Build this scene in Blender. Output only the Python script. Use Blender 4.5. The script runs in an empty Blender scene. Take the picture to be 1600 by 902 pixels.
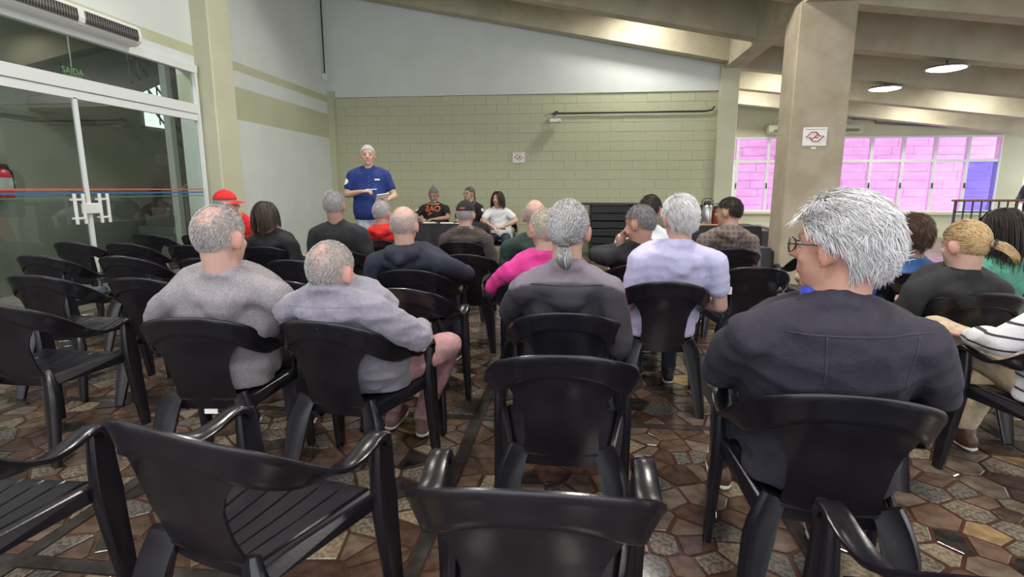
import bpy, bmesh, math, random
import numpy as np
from mathutils import Vector, Matrix
from mathutils.bvhtree import BVHTree

# ------------------------------------------------------------------ camera, world, exposure
S = bpy.context.scene
COL = S.collection
PI = math.pi
CAM_H, FPX = 1.29, 860.0
PITCH, YAW = math.atan(156/FPX), math.atan(100/874.0)
cd = bpy.data.cameras.new('camera'); cam = bpy.data.objects.new('camera', cd); COL.objects.link(cam)
cd.sensor_width = 36.0; cd.lens = 36.0*FPX/1600.0; cd.clip_start = 0.02; cd.clip_end = 200
cam.location = (0, 0, CAM_H); cam.rotation_euler = (PI/2 - PITCH, 0, YAW)
S.camera = cam
S.view_settings.view_transform = 'Standard'; S.view_settings.look = 'None'
S.view_settings.gamma = 1.0; S.view_settings.use_curve_mapping = False
S.view_settings.exposure = 0.70
W = bpy.data.worlds.new('overcast_sky'); S.world = W; W.use_nodes = True
W.node_tree.nodes['Background'].inputs[0].default_value = (0.93, 0.97, 1.0, 1)
W.node_tree.nodes['Background'].inputs[1].default_value = 1.5
LAMP_W = 52.0                 # watts of each ceiling luminaire
random.seed(7); rng = np.random.default_rng(7)

# ------------------------------------------------------------------ tagging and mesh helpers
def tag(o, label=None, cat=None, group=None, kind=None):
    if label: o['label'] = label
    if cat: o['category'] = cat
    if group: o['group'] = group
    if kind: o['kind'] = kind
    return o
def link(o, parent=None):
    COL.objects.link(o)
    if parent is not None: o.parent = parent
    return o
def empty(name, loc=(0,0,0), rz=0.0):
    o = bpy.data.objects.new(name, None); o.empty_display_size = 0.1
    o.location = loc; o.rotation_euler = (0, 0, rz); return link(o)
def obj(name, me, mat=None, parent=None, loc=None):
    o = bpy.data.objects.new(name, me)
    if mat is not None and len(me.materials) == 0: me.materials.append(mat)
    if loc is not None: o.location = loc
    return link(o, parent)
def mesh_np(name, V, F, smooth=False, sharp=None):
    me = bpy.data.meshes.new(name); me.from_pydata([tuple(v) for v in V], [], [tuple(f) for f in F])
    me.update()
    if smooth: me.polygons.foreach_set('use_smooth', [True]*len(me.polygons))
    if sharp: me.set_sharp_from_angle(angle=math.radians(sharp))
    return me

class MB:
    """collects shapes; build() links them as one mesh"""
    def __init__(s): s.V = []; s.F = []
    def add(s, V, F):
        n = len(s.V); s.V += [tuple(float(c) for c in v) for v in V]; s.F += [tuple(i+n for i in f) for f in F]; return s
    def box(s, x0, x1, y0, y1, z0, z1):
        return s.add([(x0,y0,z0),(x1,y0,z0),(x1,y1,z0),(x0,y1,z0),(x0,y0,z1),(x1,y0,z1),(x1,y1,z1),(x0,y1,z1)],
                     [(3,2,1,0),(4,5,6,7),(0,1,5,4),(1,2,6,5),(2,3,7,6),(3,0,4,7)])
    def hexa(s, pts):     # 8 points: bottom ring then top ring
        return s.add(pts, [(3,2,1,0),(4,5,6,7),(0,1,5,4),(1,2,6,5),(2,3,7,6),(3,0,4,7)])
    def prism(s, poly, d):      # poly = 3-d polygon, d = extrusion vector
        n = len(poly); V = [Vector(p) for p in poly] + [Vector(p)+Vector(d) for p in poly]
        return s.add(V, [tuple(range(n-1,-1,-1)), tuple(range(n,2*n))] + [(i,(i+1)%n,n+(i+1)%n,n+i) for i in range(n)])
    def tube(s, pts, r, seg=8, closed=False):
        pts = [Vector(p) for p in pts]; n = len(pts); rr = r if hasattr(r,'__len__') else [r]*n
        V = []; F = []; up = None
        for i, p in enumerate(pts):
            a = pts[i-1] if (i > 0 or closed) else p; b = pts[(i+1) % n] if (i < n-1 or closed) else p
            t = (b-a).normalized()
            if up is None: up = Vector((0,0,1)) if abs(t.z) < .9 else Vector((1,0,0))
            x = t.cross(up).normalized(); y = x.cross(t).normalized(); up = y
            V += [p + (x*math.cos(2*PI*k/seg) + y*math.sin(2*PI*k/seg))*rr[i] for k in range(seg)]
        for i in range(n if closed else n-1):
            j = (i+1) % n
            F += [(i*seg+k, i*seg+(k+1)%seg, j*seg+(k+1)%seg, j*seg+k) for k in range(seg)]
        if not closed: F += [tuple(range(seg-1,-1,-1)), tuple((n-1)*seg+k for k in range(seg))]
        return s.add(V, F)
    def lathe(s, prof, c=(0,0,0), seg=20):      # prof = (radius, z)
        V = []; F = []; n = len(prof)
        for r, z in prof: V += [(c[0]+r*math.cos(2*PI*k/seg), c[1]+r*math.sin(2*PI*k/seg), c[2]+z) for k in range(seg)]
        for i in range(n-1): F += [(i*seg+k, i*seg+(k+1)%seg, (i+1)*seg+(k+1)%seg, (i+1)*seg+k) for k in range(seg)]
        F += [tuple(range(seg-1,-1,-1)), tuple((n-1)*seg+k for k in range(seg))]
        return s.add(V, F)
    def mesh(s, name, smooth=False, sharp=None, bevel=0.0, bseg=1):
        me = mesh_np(name, s.V, s.F)
        if bevel:
            bm = bmesh.new(); bm.from_mesh(me)
            bmesh.ops.bevel(bm, geom=[e for e in bm.edges if e.calc_face_angle(0) > .5], offset=bevel, segments=bseg, affect='EDGES', clamp_overlap=True)
            bm.to_mesh(me); bm.free()
        if smooth: me.polygons.foreach_set('use_smooth', [True]*len(me.polygons))
        if sharp: me.set_sharp_from_angle(angle=math.radians(sharp))
        return me
    def build(s, name, mat, parent=None, **k): return obj(name, s.mesh(name, **k), mat, parent)
def struct(name, mb, mat, parent=None, **k):
    o = mb.build(name, mat, parent, **k)
    if parent is None: o['kind'] = 'structure'
    return o

# ------------------------------------------------------------------ materials
def nd(nt, t, **kw):
    n = nt.nodes.new(t)
    for k, v in kw.items():
        if k.startswith('i_'):
            key = k[2:]; n.inputs[int(key) if key.isdigit() else key.replace('_', ' ')].default_value = v
        else: setattr(n, k, v)
    return n
def mat(name, c, rough=.6, c2=None, scale=8.0, bump=0.0, bscale=None, metal=0.0, spec=.5, stretch=(1,1,1), attr=None, detail=4.0, coat=0.0, lo=.35, hi=.65, sheen=0.0):
    m = bpy.data.materials.new(name); m.use_nodes = True; nt = m.node_tree; b = nt.nodes['Principled BSDF']
    b.inputs['Base Color'].default_value = (*c, 1); b.inputs['Roughness'].default_value = rough
    b.inputs['Metallic'].default_value = metal; b.inputs['Specular IOR Level'].default_value = spec
    b.inputs['Coat Weight'].default_value = coat; b.inputs['Sheen Weight'].default_value = sheen
    tc = nd(nt, 'ShaderNodeTexCoord'); mp = nd(nt, 'ShaderNodeMapping'); mp.inputs['Scale'].default_value = stretch
    nt.links.new(tc.outputs['Object'], mp.inputs[0])
    if attr:
        at = nd(nt, 'ShaderNodeAttribute', attribute_name=attr); base = at.outputs['Color']
        nt.links.new(base, b.inputs['Base Color'])
    if c2 is not None:
        n = nd(nt, 'ShaderNodeTexNoise', i_Scale=scale, i_Detail=detail); nt.links.new(mp.outputs[0], n.inputs['Vector'])
        r = nd(nt, 'ShaderNodeMapRange', i_1=lo, i_2=hi); nt.links.new(n.outputs[0], r.inputs[0])
        mx = nd(nt, 'ShaderNodeMix', data_type='RGBA'); mx.inputs[6].default_value = (*c, 1); mx.inputs[7].default_value = (*c2, 1)
        nt.links.new(r.outputs[0], mx.inputs[0]); nt.links.new(mx.outputs[2], b.inputs['Base Color'])
    if bump:
        n2 = nd(nt, 'ShaderNodeTexNoise', i_Scale=bscale or scale*4, i_Detail=3.0); nt.links.new(mp.outputs[0], n2.inputs['Vector'])
        bp = nd(nt, 'ShaderNodeBump', i_Strength=bump, i_Distance=.01); nt.links.new(n2.outputs[0], bp.inputs['Height'])
        nt.links.new(bp.outputs[0], b.inputs['Normal'])
    return m
def glassmat(name, tint, refl=.08, rough=0.0):
    m = bpy.data.materials.new(name); m.use_nodes = True; nt = m.node_tree; nt.nodes.remove(nt.nodes['Principled BSDF'])
    out = nt.nodes['Material Output']; t = nd(nt, 'ShaderNodeBsdfTransparent'); t.inputs[0].default_value = (*tint, 1)
    g = nd(nt, 'ShaderNodeBsdfGlossy'); g.inputs['Roughness'].default_value = rough; g.inputs[0].default_value = (1,1,1,1)
    lw_ = nd(nt, 'ShaderNodeLayerWeight', i_Blend=.5); pw = nd(nt, 'ShaderNodeMath', operation='POWER'); pw.inputs[1].default_value = 4.0; nt.links.new(lw_.outputs['Facing'], pw.inputs[0])
    ad = nd(nt, 'ShaderNodeMath', operation='ADD'); ad.inputs[1].default_value = refl; ad.use_clamp = True
    nt.links.new(pw.outputs[0], ad.inputs[0]); mx = nd(nt, 'ShaderNodeMixShader')
    nt.links.new(ad.outputs[0], mx.inputs[0]); nt.links.new(t.outputs[0], mx.inputs[1]); nt.links.new(g.outputs[0], mx.inputs[2])
    nt.links.new(mx.outputs[0], out.inputs[0]); return m
def emit(name, c, s):
    m = bpy.data.materials.new(name); m.use_nodes = True; b = m.node_tree.nodes['Principled BSDF']
    b.inputs['Base Color'].default_value = (*c, 1); b.inputs['Emission Color'].default_value = (*c, 1); b.inputs['Emission Strength'].default_value = s
    return m
GREEN, GREEN2 = (.49, .505, .345), (.54, .555, .395)
M = dict(
    white_paint=mat('white_paint', (.66,.70,.685), .7, (.70,.74,.725), 2.0, .04, 60),
    green_paint=mat('green_paint', GREEN, .62, GREEN2, 1.2, .06, 70),
    green_block=mat('green_block', GREEN, .6, GREEN2, 1.6, .12, 60),
    green_joint=mat('green_joint', (.42,.435,.295), .75),
    cream_paint=mat('cream_paint', (.55,.55,.40), .65, (.60,.60,.45), 1.5, .05, 50),
    concrete=mat('concrete', (.42,.375,.275), .8, (.52,.48,.36), 2.6, .25, 30),
    column_concrete=mat('column_concrete', (.36,.305,.222), .8, (.45,.39,.292), 3.0, .3, 26),
    slab=mat('slab', (.36,.34,.27), .85, (.44,.42,.34), 2.0, .2, 25),
    alu=mat('white_aluminium', (.74,.77,.77), .35, spec=.5),
    plastic=mat('black_plastic', (.0075,.0068,.0105), .25, (.011,.0095,.015), 6, .03, 120, spec=.55),
    plastic_white=mat('white_plastic', (.78,.79,.77), .4),
    grille=mat('grille', (.16,.155,.15), .5, metal=.4),
    dark=mat('dark_metal', (.03,.03,.033), .45),
    steel=mat('steel', (.55,.56,.57), .3, metal=.9),
    red=mat('red_paint', (.62,.03,.02), .4), sticker=mat('white_label', (.82,.82,.80), .5),
    emblem=mat('red_emblem', (.45,.02,.03), .5), print_grey=mat('grey_print', (.25,.25,.25), .6),
    sign_green=mat('exit_green', (.02,.12,.055), .5), sign_cream=mat('exit_letters', (.72,.78,.50), .5),
    hall=mat('hall_paint', (.30,.31,.26), .75, (.36,.37,.31), 1.2), hall_dark=mat('hall_concrete', (.18,.175,.16), .8, (.23,.22,.2), 2.0),
    hall_light=mat('hall_ceiling', (.5,.52,.5), .8), hall_floor=mat('hall_floor', (.22,.19,.155), .45, (.29,.26,.22), 7.0),
    glass=glassmat('door_glass', (.70,.74,.71), .05), pane_pink=glassmat('pink_film_pane', (.95,.66,.95), .02, .03),
    pane_violet=glassmat('violet_film_pane', (.50,.42,.90), .02, .03), pane_clear=glassmat('clear_pane', (.95,.95,.95), .02),
    tape_red=mat('red_tape', (.62,.12,.08), .5), tape_blue=mat('blue_tape', (.04,.13,.38), .5), tape_green=mat('green_tape', (.05,.22,.16), .5),
    outside=mat('outside_masonry', (.72,.69,.67), .9, (.92,.9,.88), 3.0, .4, 14, stretch=(.5,.5,2.5)),
    wood=mat('brown_wood', (.20,.085,.045), .5, (.14,.06,.03), 14.0), blackcloth=mat('black_cloth', (.018,.018,.022), .75, (.026,.026,.032), 9, .15, 30),
    blackwood=mat('black_lacquer', (.014,.014,.016), .42), tray=mat('tan_tray', (.5,.32,.18), .55), paper=mat('paper', (.8,.8,.8), .7),
)
# ------------------------------------------------------------------ the setting
XL, YB, XR, YW = -5.1, 11.4, 3.02, 16.0        # left wall, block wall, its right end, window wall
SX, SY, PANEL = -0.53, 2.93, 1.4                # dark divider strips of the floor
strip_w = 0.055
# floor: grout base, dark strips, stones
FLOOR = struct('floor', MB().box(XL-.1, 12.5, -2.5, YW+.3, -.20, -.005), mat('reddish_grout', (.05,.022,.015), .15, (.085,.04,.026), 7.0, .05, 40))
stone_cols = [((.070,.042,.030),(.105,.066,.048)), ((.20,.165,.125),(.085,.068,.055)), ((.105,.075,.056),(.15,.115,.088)), ((.26,.215,.155),(.16,.12,.08)),
              ((.016,.014,.013),(.035,.030,.027)), ((.13,.118,.105),(.06,.054,.05)), ((.115,.070,.048),(.15,.098,.070)), ((.055,.030,.021),(.085,.05,.036)), ((.30,.20,.09),(.20,.13,.07))]
stone_w = [.22,.13,.17,.06,.11,.10,.09,.11,.015]
STONE = [mat('polished_stone', a, .16, b, 55.0 if i in (1,3,5) else 16.0, .04, 90, detail=6.0, lo=.42, hi=.58) for i, (a, b) in enumerate(stone_cols)]
strip_m = mat('dark_strip', (.028,.024,.022), .16, (.045,.04,.036), 20.0)
def clip(poly, a, b, c):         # keep a*x+b*y <= c
    out = []
    for i in range(len(poly)):
        p, q = poly[i], poly[(i+1) % len(poly)]; dp = a*p[0]+b*p[1]-c; dq = a*q[0]+b*q[1]-c
        if dp <= 0: out.append(p)
        if (dp < 0 < dq) or (dq < 0 < dp): t = dp/(dp-dq); out.append((p[0]+t*(q[0]-p[0]), p[1]+t*(q[1]-p[1])))
    return out
def shrink(poly, d):
    n = len(poly); c = (sum(p[0] for p in poly)/n, sum(p[1] for p in poly)/n); out = list(poly)
    for i in range(n):
        p, q = poly[i], poly[(i+1) % n]; ex, ey = q[0]-p[0], q[1]-p[1]; L = math.hypot(ex, ey)
        if L < 1e-6: continue
        nx, ny = ey/L, -ex/L
        if nx*(c[0]-p[0]) + ny*(c[1]-p[1]) > 0: nx, ny = -nx, -ny
        out = clip(out, nx, ny, nx*p[0]+ny*p[1]-d)
        if len(out) < 3: return None
    return out
Fv = Vector((-math.sin(YAW)*math.cos(PITCH), math.cos(YAW)*math.cos(PITCH), -math.sin(PITCH)))
Rv = Vector((math.cos(YAW), math.sin(YAW), 0)); Uv = Rv.cross(Fv)
def in_view(x, y, margin=120):
    v = Vector((x, y, -CAM_H)); z = v.dot(Fv)
    if z < .3: return None
    px, py = 800+FPX*v.dot(Rv)/z, 451-FPX*v.dot(Uv)/z
    return z if (-margin < px < 1600+margin and py < 902+margin) else None
stones = []; FAR_Y = 8.0
for i in range(-4, 6):
    for j in range(-2, 5):
        x0, y0 = SX+i*PANEL+strip_w/2, SY+j*PANEL+strip_w/2; x1, y1 = x0+PANEL-strip_w, y0+PANEL-strip_w
        if not any(in_view(x, y) for x in (x0, (x0+x1)/2, x1) for y in (y0, (y0+y1)/2, y1)): continue
        x0c = max(x0, XL)
        pts = []; tries = 0
        while tries < 900 and len(pts) < 110:
            tries += 1; p = (random.uniform(x0, x1), random.uniform(y0, y1)); dmin = random.choice((.075, .10, .14, .20))
            if all((p[0]-q[0])**2 + (p[1]-q[1])**2 > dmin*dmin for q in pts): pts.append(p)
        for p in pts:
            poly = [(x0c,y0),(x1,y0),(x1,y1),(x0c,y1)]
            for q in sorted(pts, key=lambda q: (q[0]-p[0])**2+(q[1]-p[1])**2)[1:16]:
                a, b = q[0]-p[0], q[1]-p[1]; poly = clip(poly, a, b, a*(p[0]+q[0])/2 + b*(p[1]+q[1])/2)
                if len(poly) < 3: break
            if len(poly) < 3 or p[0] < XL+.02: continue
            poly = shrink(poly, random.uniform(.0045, .010))
            if poly is None or len(poly) < 3: continue
            ar = abs(sum(poly[k][0]*poly[(k+1)%len(poly)][1]-poly[(k+1)%len(poly)][0]*poly[k][1] for k in range(len(poly))))/2
            if ar < .0015: continue
            z = in_view(p[0], p[1], 0); stones.append((ar*1.29/z**3 if z else 0, p, poly))
stones.sort(key=lambda s: -s[0])
def stone_geo(poly, cx, cy, h):
    a = sum(poly[k][0]*poly[(k+1)%len(poly)][1]-poly[(k+1)%len(poly)][0]*poly[k][1] for k in range(len(poly)))
    if a < 0: poly = poly[::-1]
    n = len(poly); e = .003
    c = (sum(p[0] for p in poly)/n, sum(p[1] for p in poly)/n)
    top = [(p[0]+(c[0]-p[0])*e/.06-cx, p[1]+(c[1]-p[1])*e/.06-cy, h) for p in poly]
    V = [(p[0]-cx, p[1]-cy, -.006) for p in poly] + [(p[0]-cx, p[1]-cy, h-.0015) for p in poly] + top
    F = [(i,(i+1)%n,n+(i+1)%n,n+i) for i in range(n)] + [(n+i,n+(i+1)%n,2*n+(i+1)%n,2*n+i) for i in range(n)] + [tuple(range(2*n,3*n))]
    return V, F
rest = [MB() for _ in STONE]
for k, (w, p, poly) in enumerate(stones):
    ci = random.choices(range(len(STONE)), stone_w)[0]; h = random.uniform(-.0008, .0004)
    if k < 300:
        V, F = stone_geo(poly, p[0], p[1], h); obj('paving_stone', mesh_np('paving_stone', V, F), STONE[ci], FLOOR, (p[0], p[1], 0))
    else:
        V, F = stone_geo(poly, 0, 0, h); rest[ci].add(V, F)
me = bpy.data.meshes.new('distant_paving_stones'); V = []; F = []; mi = []
for ci, r in enumerate(rest):
    n = len(V); V += r.V; F += [tuple(i+n for i in f) for f in r.F]; mi += [ci]*len(r.F); me.materials.append(STONE[ci])
me.from_pydata(V, [], F); me.polygons.foreach_set('material_index', mi); me.update()
tag(obj('distant_paving_stones', me, None, FLOOR), kind='stuff')
yend = SY+5*PANEL-strip_w/2
for i in range(-3, 7):
    x = SX+i*PANEL
    if XL < x: MB().box(x-strip_w/2, x+strip_w/2, -2.4, yend, -.008, -.0006).build('divider_strip', strip_m, FLOOR)
for j in range(-2, 6):
    y = SY+j*PANEL; MB().box(XL, 8.0, y-strip_w/2, y+strip_w/2, -.009, -.001).build('divider_strip', strip_m, FLOOR)
# far paving: too small to tell apart, carried by the material
fm = bpy.data.materials.new('far_paving'); fm.use_nodes = True; nt = fm.node_tree; b = nt.nodes['Principled BSDF']; b.inputs['Roughness'].default_value = .2
tc = nd(nt, 'ShaderNodeTexCoord'); vo = nd(nt, 'ShaderNodeTexVoronoi', i_Scale=7.5); nt.links.new(tc.outputs['Object'], vo.inputs['Vector'])
sp = nd(nt, 'ShaderNodeSeparateColor'); nt.links.new(vo.outputs['Color'], sp.inputs[0])
cr = nd(nt, 'ShaderNodeValToRGB'); cr.color_ramp.interpolation = 'CONSTANT'
for e_, (t, c) in enumerate([(0,(.09,.05,.034)),(.25,(.12,.09,.07)),(.45,(.16,.135,.105)),(.58,(.14,.08,.055)),(.72,(.07,.04,.028)),(.84,(.025,.022,.02)),(.94,(.22,.185,.14))]):
    el = cr.color_ramp.elements[e_] if e_ < 2 else cr.color_ramp.elements.new(t); el.position = t; el.color = (*c, 1)
nt.links.new(sp.outputs[0], cr.inputs[0]); nt.links.new(cr.outputs[0], b.inputs['Base Color'])
FP = MB().box(XL, 12.4, yend+strip_w, YW+.2, -.01, 0); FP.box(8.0, 12.4, -2.4, yend+strip_w, -.01, 0); FP.build('far_paving', fm, FLOOR)

# block wall at the back: every block a part of its own
ROT_B = math.radians(-2.0)
wb = struct('wall_back', MB().box(XL-.2, XR-.05, YB+.005, YB+.25, 0, 3.12), M['green_joint'])
BL, BH, NC = .453, .1845, 17
def block_mesh(L, seed):
    mb = MB().box(0, L-.007, 0, .03, 0, BH-.007); return mb.mesh('concrete_block', bevel=.0025)
bm_full, bm_half = block_mesh(BL, 0), block_mesh(BL/2, 1)
def block_len(L): return bm_full if abs(L-BL) < .01 else mesh_cache.setdefault(round(L, 2), block_mesh(L, 2))
mesh_cache = {}
for r in range(NC):
    x = XL+.10 - (BL/2 if r % 2 else 0)
    while x < XR-.36:
        a, b_ = max(x, XL+.10), min(x+BL, XR-.34)
        if b_-a > .05 and r*BH > .2:
            obj('concrete_block', block_len(b_-a), M['green_block'], wb, (a, YB+.0+random.uniform(-.0025,.0025), r*BH))
        x += BL
# plaster above the blocks, following the roof slope
def zroof(x): return 3.55+.194*(2.9-x) if x < 2.9 else 3.55-.12*(x-2.9)
mb = MB(); mb.prism([(XL-.2,YB-.03,3.135),(XR-.05,YB-.03,3.135),(XR-.05,YB-.03,zroof(XR)+.8),(XL-.2,YB-.03,zroof(XL-.2)+.8)], (0,.3,0))
struct('wall_back_upper', mb, M['white_paint'])
# end posts of the block wall
struct('trim_1', MB().box(XR-.35, XR, YB-.10, YB+.30, 0, 3.60), M['cream_paint'], bevel=.012)
struct('trim_2', MB().box(XL, XL+.13, YB-.13, YB+.01, 0, 3.25), M['green_paint'])

# left wall: white with painted green bands, opening for the glass doors
D0, D1, DH = 1.3, 7.20, 2.90                # glass front from y = D0 to D1, height
mb = MB(); WL = struct('wall_left', mb.box(XL-.25, XL, D1, YB+.25, 0, 2.32), M['white_paint'])
def lw(y0, y1, z0, z1, m, name): MB().box(XL-.25, XL, y0, y1, z0, z1).build(name, M[m], WL)
lw(D1, YB+.25, 2.32, 2.80, 'green_paint', 'painted_band'); lw(D1, YB+.25, 2.80, 3.03, 'white_paint', 'plaster_band')
lw(-2.5, YB+.25, 3.03, 3.16, 'green_paint', 'painted_band'); lw(-2.5, D1, 2.90, 3.03, 'white_paint', 'plaster_band')
lw(-2.5, YB+.25, 3.16, 6.3, 'white_paint', 'upper_plaster'); lw(-2.5, D0, 0, 2.90, 'white_paint', 'plaster_band')
struct('trim_3', MB().box(XL-.05, XL+.25, 7.24, 7.72, 0, 6.0), M['cream_paint'], bevel=.015)       # pillar on the left wall

# roof: slab, ribs along x, edge beam along y
mb = MB(); mb.prism([(XL-.3,-2.5,zroof(XL-.3)+.78),(2.9,-2.5,zroof(2.9)+.78),(12.5,-2.5,zroof(12.5)+.78),(12.5,-2.5,zroof(12.5)+1.0),(2.9,-2.5,zroof(2.9)+1.0),(XL-.3,-2.5,zroof(XL-.3)+1.0)], (0,YW+2.9,0))
RF = struct('ceiling', mb, M['slab'])
for k in range(-5, 3):
    y = 7.60+.25/2+k*1.83; yy = y
    if k == 2: yy = 10.98+.125
    MB().prism([(XL,yy-.125,zroof(XL)),(2.72,yy-.125,zroof(2.72)),(2.72,yy-.125,zroof(2.72)+.8),(XL,yy-.125,zroof(XL)+.8)], (0,.25,0)).build('ceiling_beam', M['concrete'], RF)
for k in range(-5, 5):
    y = 7.60+.125+k*1.88
    MB().prism([(3.04,y-.125,zroof(3.04)),(12.4,y-.125,zroof(12.4)),(12.4,y-.125,zroof(12.4)+.8),(3.04,y-.125,zroof(3.04)+.8)], (0,.25,0)).build('ceiling_beam', M['concrete'], RF)
MB().box(2.72, 3.04, -2.5, YW, 3.52, 4.4).build('edge_beam', M['concrete'], RF)
COLM = struct('column', MB().box(2.67, 3.34, 7.55, 8.02, 0, 3.53), M['column_concrete'], bevel=.012)

# window wall beyond the block wall
SILL, WTOP = .67, 2.66
wins = [(3.55, 5.95, 3), (6.98, 10.92, 5)]
mb = MB(); mb.box(XR-.3, 12.5, YW, YW+.22, 0, SILL-.04); mb.box(XR-.3, 12.5, YW, YW+.22, WTOP, 4.6)
mb.box(XR-.3, wins[0][0], YW, YW+.22, SILL-.04, WTOP); mb.box(wins[0][1], wins[1][0], YW, YW+.22, SILL-.04, WTOP); mb.box(wins[1][1], 11.55, YW, YW+.22, SILL-.04, WTOP)
struct('wall_window_side', mb, M['cream_paint'])
struct('wall_side_return', MB().box(XR-.3, XR-.05, YB+.25, YW, 0, 4.4), M['green_paint'])
MID = 2.02
for wi, (x0, x1, n) in enumerate(wins):
    mb = MB(); t = .05
    mb.box(x0, x1, YW-.03, YW+.09, SILL, SILL+t); mb.box(x0, x1, YW-.03, YW+.09, WTOP-t, WTOP); mb.box(x0+t, x1-t, YW-.025, YW+.085, MID-.035, MID+.035)
    for i in range(n+1):
        x = x0+(x1-x0)*i/n; a = max(x0, x-.035); b_ = min(x1, x+.035); mb.box(a, b_, YW-.028, YW+.088, SILL+t, WTOP-t)
    wo = struct('window_%d' % (wi+1), mb, M['alu'])
    MB().box(x0-.05, x1+.05, YW-.12, YW+.02, SILL-.06, SILL).build('window_sill', M['cream_paint'], wo)
    cw = (x1-x0)/n
    for i in range(n):
        for (z0, z1) in ((SILL+t, MID-.035), (MID+.035, WTOP-t)):
            low = z0 < 1; m = 'pane_pink'
            if wi == 1 and i == n-1 and low: m = 'pane_violet'
            if wi == 0 and i == 0 and low: m = 'pane_clear'
            MB().box(x0+i*cw+.035, x0+(i+1)*cw-.035, YW+.02, YW+.026, z0, z1).build('pane', M[m], wo)
            if low and i < n-1: MB().box(x0+(i+1)*cw-.012, x0+(i+1)*cw+.012, YW-.06, YW-.028, 1.30, 1.44).build('latch', M['dark'], wo)
# masonry standing outside the windows
mbw = MB().box(1.5, 15, 19.0, 19.3, -.5, 5.2)
ow = struct('wall_outside', mbw, M['outside'])
rr = random.Random(3)
for r in range(14):
    x = 3.0+rr.uniform(-.5, 0)
    while x < 14:
        L = rr.uniform(.6, 1.3); MB().box(x, x+L-.014, 18.985-rr.uniform(0,.03), 19.0, r*.26, r*.26+.25).build('rough_block', M['outside'], ow); x += L
# ------------------------------------------------------------------ glass doors and the stair hall behind them
def text_mesh(body, size, ext=.002):
    cu = bpy.data.curves.new('text', 'FONT'); cu.body = body; cu.size = size; cu.extrude = ext; cu.align_x = 'CENTER'; cu.align_y = 'CENTER'
    o = bpy.data.objects.new('text', cu); COL.objects.link(o); bpy.context.view_layer.update()
    me = bpy.data.meshes.new_from_object(o.evaluated_get(bpy.context.evaluated_depsgraph_get()))
    bpy.data.objects.remove(o); bpy.data.curves.remove(cu); return me
def place_mesh(name, me, mtx, m, parent=None):
    me.transform(mtx); me.materials.clear(); return obj(name, me, m, parent)
DF = struct('door_1', MB().box(XL-.02, XL+.045, D0, D1, 2.28, 2.40).box(XL-.02, XL+.03, D0, D1, 2.19, 2.27).box(XL-.02, XL+.06, D0, D1, 2.80, 2.90)
            .box(XL-.02, XL+.05, D1-.05, D1, 0, 2.9).box(XL-.02, XL+.05, D0, D0+.05, 0, 2.9), M['alu'])
def leaf(y0, y1, xo):
    g = MB().box(XL+xo-.004, XL+xo+.004, y0, y1, .02, 2.20).build('glass_leaf', M['glass'], DF)
    return g
yS = 5.30
leaf(D0+.05, 3.27, .0); leaf(3.25, yS-.02, .012); g2 = leaf(yS+.02, D1-.05, .012)
MB().box(XL-.004, XL+.004, D0+.05, D1-.05, 2.40, 2.80).build('transom_glass', M['glass'], DF)
MB().box(XL, XL+.03, yS-.022, yS+.022, .02, 2.20).build('meeting_stile', M['alu'], DF)
MB().box(XL, XL+.03, 3.24, 3.28, .02, 2.20).build('meeting_stile', M['alu'], DF)
for z, w, m in ((1.275, .016, 'tape_red'), (1.235, .018, 'tape_blue'), (1.195, .010, 'tape_green')):
    MB().box(XL+.0165, XL+.0185, D0+.06, D1-.06, z, z+w).build('safety_stripe', M[m], DF)
for s in (-1, 1):
    y = yS+s*.15; hb = MB()
    for dy in (-.05, .05): hb.box(XL+.05, XL+.075, y+dy-.013, y+dy+.013, .93, 1.24)
    for z in (.99, 1.18): hb.box(XL+.052, XL+.072, y-.05, y+.05, z-.011, z+.011); hb.box(XL+.01, XL+.06, y-.05-.01, y-.05+.01, z-.01, z+.01)
    hb.build('pull_handle', M['plastic_white'], DF, bevel=.004)
MB().box(XL+.02, XL+.06, yS-.10, yS+.10, 1.03, 1.14).build('lock_plate', M['plastic_white'], DF, bevel=.008)
# hall
HX, HY = -9.2, 13.4
struct('hall_floor', MB().box(HX-.2, XL-.11, -.5, HY+.2, -.2, -.002), M['hall_floor'])
mb = MB(); wy0, wy1, wz0, wz1 = 11.15, 12.15, 2.55, 3.62
mb.box(HX-.2, HX, -.5, wy0, 0, 5.5); mb.box(HX-.2, HX, wy1, HY, 0, 5.5); mb.box(HX-.2, HX, wy0, wy1, 0, wz0); mb.box(HX-.2, HX, wy0, wy1, wz1, 5.5)
HW = struct('hall_wall', mb, M['hall'])
struct('hall_end_wall', MB().box(HX-.2, XL-.25, HY, HY+.2, 0, 5.5), M['hall'])
struct('hall_ceiling', MB().box(HX-.2, XL-.25, -.5, HY+.2, 4.3, 4.5), M['hall_light'])
struct('hall_lintel', MB().box(HX, HX+.10, -.5, 9.9, 2.48, 2.56), M['hall_dark'])
hwin = struct('window_3', MB().box(HX-.05, HX+.04, wy0, wy0+.06, wz0, wz1).box(HX-.05, HX+.04, wy1-.06, wy1, wz0, wz1).box(HX-.05, HX+.04, wy0, wy1, wz0, wz0+.06)
   .box(HX-.05, HX+.04, wy0, wy1, wz1-.06, wz1).box(HX-.04, HX+.03, wy0, wy1, 3.02, 3.08), M['alu'])
MB().box(HX-.01, HX-.005, wy0, wy1, wz0, wz1).build('pane', M['pane_clear'], hwin)
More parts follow.
